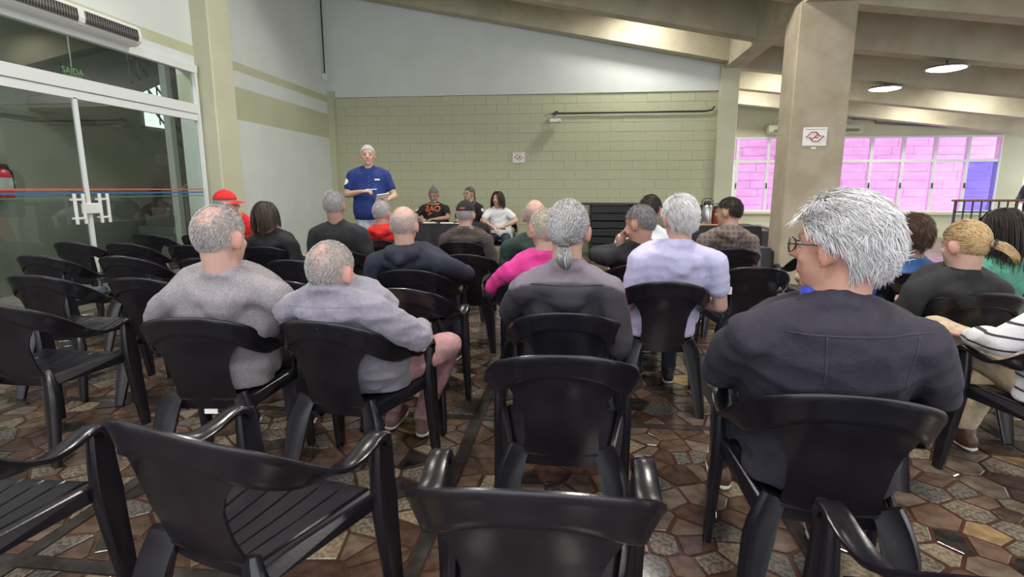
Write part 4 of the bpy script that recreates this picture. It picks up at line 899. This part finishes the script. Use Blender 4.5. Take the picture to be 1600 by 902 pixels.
def cap(key, m, patch=None, back_patch=None):
    d = people[key]; b = MB(); V = []; F = []; n = 28; rows = 9
    for k in range(rows):
        e = math.radians(8+82*k/(rows-1))
        for j in range(n): t = 2*PI*j/n; V.append(on_head(key, (CC[0]+CR[0]*1.11*math.cos(e)*math.cos(t), CC[1]+CR[1]*1.10*math.cos(e)*math.sin(t), CC[2]+.006+CR[2]*1.13*math.sin(e))))
    F = [(k*n+j, k*n+(j+1)%n, (k+1)*n+(j+1)%n, (k+1)*n+j) for k in range(rows-1) for j in range(n)]; F.append(tuple((rows-1)*n+j for j in range(n)))
    me = mesh_np('cap', V, F); bm = bmesh.new(); bm.from_mesh(me); bmesh.ops.recalc_face_normals(bm, faces=bm.faces[:]); bmesh.ops.solidify(bm, geom=bm.faces[:], thickness=.004); bm.to_mesh(me); bm.free(); me.polygons.foreach_set('use_smooth', [True]*len(me.polygons))
    c = obj('cap', me, m, d['o']); P = []
    for i in range(6):
        P.append([on_head(key, (math.sin(u)*(.072+.004*i), CC[1]+CR[1]*1.06*math.cos(u)*1.0+.014*i*max(0, math.cos(u))**.6, .034-.0035*i-.02*math.sin(u)**2)) for u in np.linspace(-1.25, 1.25, 13)])
    v = grid_mesh('visor', [[tuple(q) for q in r] for r in P], .004); obj('visor', v, m, c)
    bt_ = MB().lathe([(.003,0),(.009,.003),(.007,.008)], seg=10).build('cap_button', m, c); bt_.location = Vector(on_head(key, (0, CC[1], CC[2]+.006+CR[2]*1.13)))
    if back_patch is not None:
        Q = []
        for z in (.26,.42): Q.append([on_head(key, (CC[0]+CR[0]*1.13*math.cos(z)*math.cos(t), CC[1]+CR[1]*1.125*math.cos(z)*math.sin(t), CC[2]+.006+CR[2]*1.15*math.sin(z))) for t in np.linspace(-PI/2-.32, -PI/2+.32, 8)])
        obj('cap_patch', grid_mesh('cap_patch', [[tuple(q) for q in r] for r in Q], .002), back_patch, c)
def tail(key, start, pts, r, cols, n=260, tie=None):
    d = people[key]; rg = np.random.default_rng(9); P = [on_head(key, start)]+[on_head(key, p) for p in pts]; mb = MB(); colz = []
    for k in range(n):
        a, q = rg.uniform(0, 6.28), math.sqrt(rg.random()); line = []
        for i, p in enumerate(resample(P, np.linspace(0, 1, 7))):
            t = i/6; w = r*(.35+.75*math.sin(PI*min(1, .12+t*.80))); line.append(Vector(p+d['R']@np.array([math.cos(a)*q*w, .4*math.sin(a)*q*w, math.sin(a)*q*w*.8])))
        n0 = len(mb.V); mb.tube(line, [.0022]*6+[.001], 3); c = np.array(cols[k % len(cols)])*rg.uniform(.8, 1.2); colz += [(*c, 1)]*(len(mb.V)-n0)
    me = mb.mesh('ponytail', smooth=True); at = me.color_attributes.new('Col', 'FLOAT_COLOR', 'POINT'); at.data.foreach_set('color', np.array(colz, np.float32).ravel()); h = obj('ponytail', me, HAIR, d['o'])
    if tie is not None:
        x, y, t = frame(P[1]-P[0]); c = P[0]*.75+P[1]*.25; MB().tube([Vector(c+(x*math.cos(u)+y*math.sin(u))*r*.62) for u in np.linspace(0, 2*PI, 12, endpoint=False)], .008, 6, closed=True).build('hair_tie', tie, h)
# ------------------------------------------------------------------ the people
def cl(name, c, f=1.35, **k): k.setdefault('bump', .25); k.setdefault('bscale', 160); k.setdefault('scale', 30); return mat(name, c, k.pop('rough', .85), tuple(min(.9, v*f) for v in c), **k)
DENIM = cl('dark_denim', (.025,.032,.06)); SHOE = mat('dark_shoe', (.02,.02,.024), .5); SOLE = mat('pale_sole', (.6,.58,.56), .6)
KNIT = cl('grey_knit', (.235,.215,.235), 1.35, scale=110, bump=.5, bscale=260); FLEECE = cl('lilac_fleece', (.19,.175,.225), 1.2, scale=60, sheen=.3)
NAVY = cl('navy_cotton', (.020,.017,.030)); BLACK = cl('black_cotton', (.012,.012,.015)); BLACK2 = cl('black_jacket', (.016,.017,.020)); RED = cl('red_cotton', (.62,.022,.025)); GREEN_T = cl('dark_green_cotton', (.018,.036,.029))
LAV = cl('lavender_cotton', (.46,.44,.66), 1.1); PINK = cl('pink_cotton', (.60,.035,.25), 1.15); BROWNK = cl('brown_knit', (.055,.043,.039), 1.5); NAVYH = cl('navy_hoodie', (.016,.018,.036)); WHITEC = cl('white_cotton', (.72,.73,.76), 1.08)
DENIMB = cl('blue_denim', (.055,.13,.34), 1.3); GREENT = cl('green_top', (.08,.26,.19)); BLUE = cl('royal_blue_polo', (.010,.030,.155)); TWO = mat('two_tone_shell', (.1,.1,.1), .7, attr='Col', bump=.12, bscale=90)
PINKT = cl('dusty_pink_trousers', (.36,.20,.21)); BEIGE = cl('beige_trousers', (.40,.32,.22)); BROWNS = mat('brown_leather', (.085,.04,.025), .45); PALEJ = cl('pale_jeans', (.42,.50,.60)); GREYB = mat('grey_hair_tie', (.12,.1,.09), .7)
PLAID = mat('brown_plaid', (.15,.11,.10), .9, bump=.3, bscale=120); STRIPE = mat('striped_knit', (.7,.68,.7), .9, bump=.3, bscale=140)
def bands(m, base, line, scale, axes, thr):
    nt = m.node_tree; b = nt.nodes['Principled BSDF']; tc = nt.nodes.new('ShaderNodeTexCoord'); last = None
    for ax in axes:
        w = nd(nt, 'ShaderNodeTexWave', wave_type='BANDS', bands_direction=ax, i_Scale=scale, i_Distortion=.6); nt.links.new(tc.outputs['Object'], w.inputs['Vector'])
        g = nd(nt, 'ShaderNodeMath', operation='GREATER_THAN'); g.inputs[1].default_value = thr; nt.links.new(w.outputs['Fac'], g.inputs[0])
        if last is None: last = g.outputs[0]
        else: mx = nd(nt, 'ShaderNodeMath', operation='ADD'); mx.use_clamp = True; nt.links.new(last, mx.inputs[0]); nt.links.new(g.outputs[0], mx.inputs[1]); last = mx.outputs[0]
    c = nd(nt, 'ShaderNodeMix', data_type='RGBA'); c.inputs[6].default_value = (*base, 1); c.inputs[7].default_value = (*line, 1); nt.links.new(last, c.inputs[0]); nt.links.new(c.outputs[2], b.inputs['Base Color'])
bands(PLAID, (.13,.092,.085), (.20,.155,.145), 7.5, ('X','Z'), .72); bands(STRIPE, (.68,.66,.70), (.05,.045,.055), 5.5, ('Z',), .93)
OLD = (.52,.32,.265); TAN = (.44,.265,.20)
def seat_of(k): o = chairs[k]; return o.location.x, o.location.y
def sit(key, label, head, ck=None, **k):
    x, y = seat_of(ck or key); rz = math.degrees(chairs[ck or key].rotation_euler.z)+k.pop('turn', 0); return person(key, x, y, rz, label, head, **k)
# the near rows
sit('P1', 'grey-haired man in a grey knit sweater seated behind an empty chair row', (-1.405, 2.04, 1.224), skin=OLD, hair=HS['balding'](GREY, 3000, zc=.75, yc=-.5, rd=.72, rest=.22, ln=.012), hairpaint=(lambda U: mask_bald(U,.75,-.5,.70,.15), (.40,.35,.36), .45),
    top=KNIT, near=True, hs=1.08, sw=.20, girth=1.22, belly=.8, yaw=-12, bottom=cl('purple_grey_trousers', (.045,.038,.05)), collar=True, foldamp=.005, armL=dict(e=(-.30,.0,.72), w=(-.16,.23,.64)), armR=dict(e=(.30,.0,.72), w=(.17,.24,.64)))
sit('P2', 'balding man in a lilac-grey fleece and pink trousers slouching in a chair', (-0.954, 2.05, 1.088), skin=OLD, hair=HS['balding'](GREY, 2800, zc=.75, yc=-.6, rd=.62, rest=.22, ln=.011), hairpaint=(lambda U: mask_bald(U,.75,-.6,.60,.15), (.38,.33,.34), .45),
    top=FLEECE, near=True, hs=1.03, sw=.20, girth=1.12, hip=(.03,.03,.50), neck=(.008,-.218,.90), bottom=PINKT, shoe=mat('dusty_shoe', (.20,.12,.11), .7), yaw=-6, foldamp=.007,
    armR=dict(e=(.33,-.10,.695), w=(.22,.20,.66)), armL=dict(e=(-.235,-.01,.66), w=(-.10,.2,.63)), legR=dict(k=(.27,.40,.52), a=(.09,.46,.10), f=(-.35,1,0)), legL=dict(k=(-.10,.46,.51), a=(-.10,.50,.10)))
def two_tone(co): d = co[:,2]-(.895+.02*np.cos(co[:,0]*9)-.35*np.maximum(0, np.abs(co[:,0])-.19)); t = np.clip(d/.012+.5, 0, 1)[:,None]; return np.array([[.18,.15,.19]])*t+np.array([[.040,.036,.048]])*(1-t)
sit('P3', 'person with a low grey ponytail in a two-tone purple-grey jacket', (-0.031, 2.32, 1.243), skin=TAN, hair=HS['gather']([(.26,.25,.26),(.36,.35,.36),(.16,.15,.16),(.44,.43,.44)], 5200, gat=(0,-.90,-.45)),
    top=TWO, top_col=two_tone, near=True, hs=1.08, sw=.178, girth=1.0, foldamp=.006, yaw=-6, armL=dict(e=(-.27,.06,.70), w=(-.20,.26,.64)))
tail('P3', (0,-.112,-.045), [(0,-.135,-.07),(.005,-.130,-.10),(.005,-.11,-.125)], .030, [(.26,.25,.26),(.36,.35,.36),(.16,.15,.16)], 200, GREYB)
sit('A16', 'white-haired man with glasses in a navy jacket seated in the second chair row', (0.674, 1.47, 1.27), skin=(.50,.27,.21), hair=HS['mop'](WHITE+[(.56,.54,.57),(.66,.63,.67)], 9000, ln=.060, front=.56, side=-.12), collar_m=(cl('bright_blue_shirt', (.03,.06,.45)),), hs=1.06, yaw=48, top=NAVY, near=True, sw=.195, girth=1.2, belly=.6, foldamp=.006, shoe=BROWNS,  # the extra grey-lilac strands put shadow tones into the hair colour
    armL=dict(e=(-.285,.02,.73), w=(-.22,.24,.64)), armR=dict(e=(.285,-.04,.73), w=(.20,.18,.64)), legL=dict(k=(-.20,.40,.52), a=(-.17,.66,.10)))
glasses('A16', mat('dark_spectacle_frame', (.04,.03,.03), .35))
sit('A12', 'white-haired person in a lavender short-sleeved shirt', (0.573, 3.13, 1.249), skin=OLD, hair=HS['mop'](WHITE, 4200, ln=.05, front=.40, back=-.72), hs=1.05, top=LAV, sleeve='short', near=True, foldamp=.0035, sw=.205, girth=1.2, belly=.5, yaw=12, legL=dict(k=(-.2,.38,.51), a=(-.06,.46,.10)))
sit('A20', 'person in a white sweater with dark stripes and beige trousers', (2.12,2.26,1.24), skin=OLD, hair=HS['bob'](BROWN, 1600), top=STRIPE, near=True, bottom=BEIGE, sw=.19, girth=1.12, legL=dict(k=(-.20,.44,.62), a=(.08,.62,.33), f=(.3,1,-.2)), legR=dict(k=(.10,.42,.51), a=(.02,.44,.10)), armL=dict(e=(-.285,-.02,.68), w=(-.255,.17,.655)), shoe=BROWNS)
# the middle rows
sit('A5', 'bald man in a navy hooded sweater seated mid-row', (-1.078, 3.4, 1.183), skin=OLD, hair=HS['balding'](GREY, 1200, zc=.9, yc=-.1, rd=1.15, rest=.04, ln=.008), hairpaint=(lambda U: mask_bald(U,.9,-.1,1.1,.1), (.45,.38,.36), .5), hs=1.06, top=NAVYH, hood=True, collar=True, sw=.21, girth=1.18, foldamp=.006, armR=dict(e=(.32,.02,.72), w=(.27,.22,.68)))
sit('A8', 'short-haired person with glasses in a bright pink top', (-0.164, 3.1, 1.178), skin=OLD, hair=HS['crop']([(.52,.47,.38),(.42,.38,.32),(.6,.56,.48)], 2200), hs=1.02, top=PINK, sw=.19, girth=1.1, yaw=22, armL=dict(e=(-.29,-.02,.70), w=(-.2,.2,.62)))
glasses('A8', M['dark'])
sit('A7', 'bald man in a dark green shirt facing the panel', (-0.309, 4.25, 1.208), skin=OLD, hair=HS['balding'](GREY, 1000, zc=.9, yc=-.1, rd=1.15, rest=.03, ln=.007), hs=1.08, top=GREEN_T, sw=.21, girth=1.15, collar=False, sleeve='short', yaw=6)
sit('A6', 'person in a black cap and brown sweater with grey collar', (-1.061, 5.3, 1.165), skin=OLD, hair=HS['crop'](GREY, 900), hs=1.06, top=BROWNK, collar_m=cl('grey_collar', (.20,.18,.185)), sw=.205, girth=1.15, yaw=-6); cap('A6', BLACK, back_patch=mat('red_patch', (.35,.06,.07), .7))
sit('A3', 'grey-haired man in a black jacket before the white wall', (-2.004, 4.45, 1.274), skin=TAN, hair=HS['crop'](GREY, 2400, back=-.7), hs=1.06, top=BLACK2, sw=.205, girth=1.12, yaw=4)
sit('A4', 'grey-haired person in a bright red jacket', (-1.899, 5.3, 1.172), skin=OLD, hair=HS['crop']([(.55,.54,.53),(.45,.44,.43)], 1600), hs=1.03, top=RED, sw=.20, girth=1.15, hood=True, yaw=-10)
sit('A2', 'woman with a dark brown bob in a black jacket', (-2.71, 4.6, 1.174), skin=TAN, hair=HS['bob']([(.06,.042,.032),(.085,.06,.045),(.045,.032,.026)], 2600, ln=.19), hs=1.08, top=BLACK, sw=.195, girth=1.05, yaw=-14)
sit('A1', 'person in a red baseball cap and red shirt beside the pillar', (-3.545, 5.3, 1.262), skin=OLD, hair=HS['crop'](GREY, 700), hs=1.06, top=RED, yaw=-62, sw=.19); cap('A1', RED)
glasses('A1', M['steel'])
sit('A10', 'dark-haired person in a white shirt partly hidden by others', (0.588, 4.5, 1.24), skin=TAN, hair=HS['crop'](DARK, 1800), hs=1.04, top=WHITEC, yaw=-20, sw=.20)
sit('A11', 'grey-haired man in a black sweater resting chin on hand', (0.429, 3.8, 1.18), skin=TAN, hair=HS['crop'](SALT, 2000), hs=1.05, top=BLACK, yaw=48, pitch=6, sw=.20, armL=dict(e=(-.30,.16,.80), wh=(-.13,.045,-.165), d=(.25,.05,.95), n=(-.6,.6,0), curl=50))
sit('A13', 'dark-haired person in a brown plaid hooded shirt', (1.317, 4.95, 1.215), skin=TAN, hair=HS['crop'](DARK, 2000), hs=1.06, top=PLAID, hood=True, sw=.195, girth=1.08, yaw=48)
sit('A17', 'brown-haired person in a blue denim shirt', (2.054, 3.62, 1.131), skin=TAN, hair=dict(HS['mop'](BROWN, 2800, ln=.06, back=-.75), cap=True), hs=1.08, top=DENIMB, sw=.20, girth=1.1, yaw=-8)
sit('A18', 'blond woman with a ponytail in a black top', (1.937, 3.0, 1.133), skin=OLD, hair=HS['gather'](BLOND, 3000, gat=(.25,-.93,-.15), side=-.42, back=-.95), hs=1.04, top=BLACK, sw=.195, girth=1.1, yaw=18, pitch=8, collar=True)
tail('A18', (.022,-.112,.0), [(.05,-.145,-.015),(.085,-.16,-.05),(.105,-.15,-.085)], .034, BLOND, 240, M['dark'])
sit('A19', 'woman with long dark hair in a green top', (2.425, 3.45, 1.179), skin=(.55,.34,.26), hair=HS['bob'](DARK, 2800, ln=.34), hs=1.04, top=GREENT, sw=.18, yaw=58)
# the panel and the speaker
sit('B1', 'bearded man in a black T-shirt with orange print behind panel table', (-2.462,9.46,1.30), turn=0, skin=TAN, hair=HS['gather'](SALT, 1400, gat=(0,-.5,.86)), hs=1.04, top=BLACK, sleeve='short', collar=False, sw=.205, girth=1.08, pitch=26, armL=dict(e=(-.30,.12,.80), w=(-.12,.33,.785), d=(.5,.8,0)), armR=dict(e=(.30,.12,.80), w=(.12,.33,.785), d=(-.5,.8,0)))
bd = people['B1']; be = Blob(); be.ell(on_head('B1',(0,.056,-.090)), (.060,.054,.048), bd['R']); be.ell(on_head('B1',(0,.075,-.140)), (.048,.040,.062), bd['R']); be.cone(on_head('B1',(-.062,.02,-.05)), .016, on_head('B1',(0,.07,-.10)), .025); be.cone(on_head('B1',(.062,.02,-.05)), .016, on_head('B1',(0,.07,-.10)), .025)
me = bpy.data.meshes.new('beard'); me.materials.append(cl('grey_beard', (.17,.165,.165), 2.0, scale=60)); bo = link(bpy.data.objects.new('beard', me), bd['o']); queue(bo, be, .008, folds(.004, 60, 3), 2)
kn = Blob(); kn.ell(on_head('B1',(0,-.06,.125)), (.028,.028,.024), bd['R']); me = bpy.data.meshes.new('hair_knot'); me.materials.append(bpy.data.materials['grey_beard']); ko = link(bpy.data.objects.new('hair_knot', me), bd['o']); queue(ko, kn, .007, None, 1)
sit('B2', 'woman with glasses and tied grey-brown hair in black behind table', (-1.822,9.5,1.318), skin=(.55,.35,.27), hair=HS['gather']([(.17,.14,.12),(.24,.21,.18),(.12,.1,.09)], 1400, gat=(-.3,-.9,-.3)), hs=1.0, top=BLACK, sw=.175, yaw=-38, sleeve='short', collar=False)
tail('B2', (-.03,-.10,-.04), [(-.05,-.09,-.10),(-.06,-.05,-.16),(-.065,-.01,-.22)], .022, [(.17,.14,.12),(.24,.21,.18)], 120)
glasses('B2', M['dark'])
sit('B3', 'woman with long dark hair in a white T-shirt beside panel table', (-1.262,9.02,1.248), skin=(.55,.34,.26), hair=HS['bob'](DARK+BROWN, 2600, ln=.27, front=.60), hs=1.0, top=WHITEC, sleeve='short', collar=False, sw=.175, yaw=-22, armL=dict(e=(-.27,.10,.78), w=(-.09,.26,.70)), armR=dict(e=(.27,.10,.78), w=(.10,.28,.70)))
fo = MB().box(-.14,.14,-.10,.10,0,.012).build('dark_folder', cl('grey_folder', (.12,.12,.14)), None); fo.location = (-1.24, 8.74, .655); fo.rotation_euler = (math.radians(-8),0,.1); tag(fo, 'dark folder on the lap of the woman in white', 'folder')
person('C1', -2.545, 6.70, 197, 'white-haired man in a royal blue polo standing with pen and paper', (-2.542,6.68,1.81), skin=(.60,.38,.29), hair=HS['crop'](WHITE, 1600, front=.66, side=-.05), hs=1.02, standing=True, sw=.20, girth=1.12, belly=.6, top=BLUE, sleeve='short', collar=False, vneck=True, bottom=PALEJ, hem=-.05, hip=(0,0,.955), yaw=2,
    armR=dict(e=(.275,.02,1.215), w=(.085,.235,1.255), d=(-.9,.35,.1), n=(0,.4,1), curl=55), armL=dict(e=(-.30,.02,1.20), w=(-.235,.22,1.165), d=(.55,.75,-.1), n=(0,-.3,-1), side=-1, curl=35))
flush()
bpy.context.view_layer.update()
def in_hand(key, mb, name, m, label, cat, shift=(0,0,0), eul=(0,0,0)):
    o = mb.build(name, m, None, smooth=False); o.matrix_world = people[key]['o'].matrix_world @ Matrix.Translation(shift) @ Matrix.Rotation(eul[2], 4, 'Z') @ Matrix.Rotation(eul[0], 4, 'X') @ Matrix.Rotation(eul[1], 4, 'Y'); return tag(o, label, cat)
in_hand('C1', MB().tube([(.05,0,0),(-.07,.02,.012),(-.085,.022,.014)], [.006,.006,.002]), 'pen', M['plastic_white'], 'white pen held by the standing man in blue', 'pen', (-.02,.285,1.272))
in_hand('C1', MB().box(-.075,.075,-.10,.10,-.004,.004), 'note_card', M['paper'], 'folded white paper held by the standing man in blue', 'paper', (-.155,.315,1.165), (.7,.15,.3))
def project(key, me, center, name, m, mirror=True, front=1):
    """lay flat lettering or a patch on the chest of the garment"""
    o = people[key]['o']; g = [c for c in o.children if c.name.startswith(('jacket','shirt'))][0]; bv = BVHTree.FromPolygons([v.co for v in g.data.vertices], [p.vertices for p in g.data.polygons])
    for v in me.vertices:
        x = center[0]-front*v.co.x; z = center[2]+v.co.y; d = v.co.z; hit = bv.ray_cast(Vector((x, front*1.0, z)), Vector((0,-front,0)))[0]; v.co = (x, (hit.y if hit else center[1])+front*(.003+max(0, d)), z)
    me.materials.clear(); me.materials.append(m); me.update(); return link(bpy.data.objects.new(name, me), g)
ORANGE = mat('orange_print', (.85,.20,.06), .6)
def gridquad(w, h, n=8): return mesh_np('patch', [((i/n-.5)*w, (j/n-.5)*h, 0) for j in range(n+1) for i in range(n+1)], [(j*(n+1)+i, j*(n+1)+i+1, (j+1)*(n+1)+i+1, (j+1)*(n+1)+i) for j in range(n) for i in range(n)])
project('B1', text_mesh('BAO', .135, .003), (0,.1,.945), 'chest_print', ORANGE); project('B1', gridquad(.21,.022), (0,.1,1.03), 'chest_print', ORANGE); project('B1', text_mesh('SP', .07, .003), (.05,.1,.86), 'chest_print', ORANGE)
project('C1', gridquad(.06,.018), (-.10,.1,1.40), 'chest_logo', M['sticker'])
for z in (1.43, 1.38, 1.33): project('C1', gridquad(.012,.012,2), (0,.1,z), 'button', M['tape_blue'])
def seam(key, P, front, m, name='seam', r=.0022):
    o = people[key]['o']; g = [c for c in o.children if c.name.startswith(('jacket','shirt'))][0]; bv = BVHTree.FromPolygons([v.co for v in g.data.vertices], [p.vertices for p in g.data.polygons]); pts = []
    for (x, z) in P:
        h = bv.ray_cast(Vector((x, front*1.0, z)), Vector((0,-front,0)))[0]
        if h: pts.append(h+Vector((0, front*.0005, 0)))
    if len(pts) > 1: obj(name, MB().tube(pts, r, 5).mesh(name, smooth=True), m, g)
SEAM = cl('navy_seam', (.034,.030,.046)); L_ = lambda a, b, n=16: [(a[0]+(b[0]-a[0])*k/n, a[1]+(b[1]-a[1])*k/n) for k in range(n+1)]
seam('A16', L_((-.17,.935),(.17,.945)), -1, SEAM); seam('A16', L_((-.085,.935),(-.07,.80)), -1, SEAM); seam('A16', L_((.13,.94),(.12,.80)), -1, SEAM)
seam('P2', L_((-.16,.84),(.16,.845)), -1, FLEECE); seam('P3', L_((-.15,.90),(.15,.90)), -1, BLACK2)
person('D1', 8.62, 11.6, 100, 'person in dark clothes standing beyond the railing', (8.60,11.6,1.70), hair=HS['crop'](DARK, 800), standing=True, top=NAVYH, hip=(0,0,.93))
flush()
def badge(key, z, y, side, r, m, name='sleeve_badge'):
    o = people[key]['o']; g = [c for c in o.children if c.name.startswith(('jacket','shirt'))][0]; bv = BVHTree.FromPolygons([v.co for v in g.data.vertices], [p.vertices for p in g.data.polygons]); dr = Vector((-side*.8,-.6,0)); ax = Vector((-.6*side,.8,0)) if side > 0 else Vector((.6,.8,0)); c0 = Vector((side*1.05, y+.6, z)); V = []
    for rr in (0, r*.5, r):
        for k in range(14 if rr else 1):
            p = c0+Vector((side*.0,0,math.sin(k*PI/7)*rr))+ax*math.cos(k*PI/7)*rr; h = bv.ray_cast(p, dr)[0]; V.append((h if h else p+dr*.5)-dr*.004)
    F = [(0, 1+k, 1+(k+1) % 14) for k in range(14)]+[(1+k, 15+k, 15+(k+1) % 14, 1+(k+1) % 14) for k in range(14)]
    obj(name, mesh_np(name, V, F), m, g)
badge('C1', 1.375, .02, 1, .038, M['sticker']); badge('B1', .92, .02, 1, .028, M['sticker']); badge('B2', .93, .02, -1, .028, M['sticker'])
# loose belongings
jk = Blob()
for a_, b_, r_ in (((-.16,-.12,.46),(.14,-.02,.47),.055),((-.10,.05,.46),(.17,.08,.47),.05),((.05,.16,.45),(.20,.05,.46),.045),((-.12,-.05,.47),(-.05,.12,.46),.05)): jk.cone(a_, r_, b_, r_*.8, flat=.7)
ej = tag(link(bpy.data.objects.new('folded_jacket', bpy.data.meshes.new('folded_jacket'))), 'dark blue-grey jacket left on an empty chair seat', 'jacket'); ej.data.materials.append(cl('blue_grey_cloth', (.06,.075,.10))); ej.location = (-4.08, 4.03, -.012); queue(ej, jk, .012, folds(.008, 26, 4), 3)
bg = Blob(); bg.ell((0,0,.62), (.15,.09,.19)); bg.ell((0,0,.52), (.17,.10,.09)); hbag = tag(link(bpy.data.objects.new('handbag', bpy.data.meshes.new('handbag'))), 'beige handbag with a black strap on a chair by the column', 'handbag'); hbag.data.materials.append(cl('beige_canvas', (.5,.38,.27))); hbag.location = (2.10, 5.05, 0); queue(hbag, bg, .012, None, 3)
obj('strap', MB().tube([(.12,-.02,.60),(.15,-.05,.72),(.06,-.08,.80),(-.06,-.06,.78)], .018).mesh('strap', smooth=True), M['dark'], hbag)
C_('bagchair', 2.10, 4.78, 0, BP+'holding the beige handbag by the column')
flush()
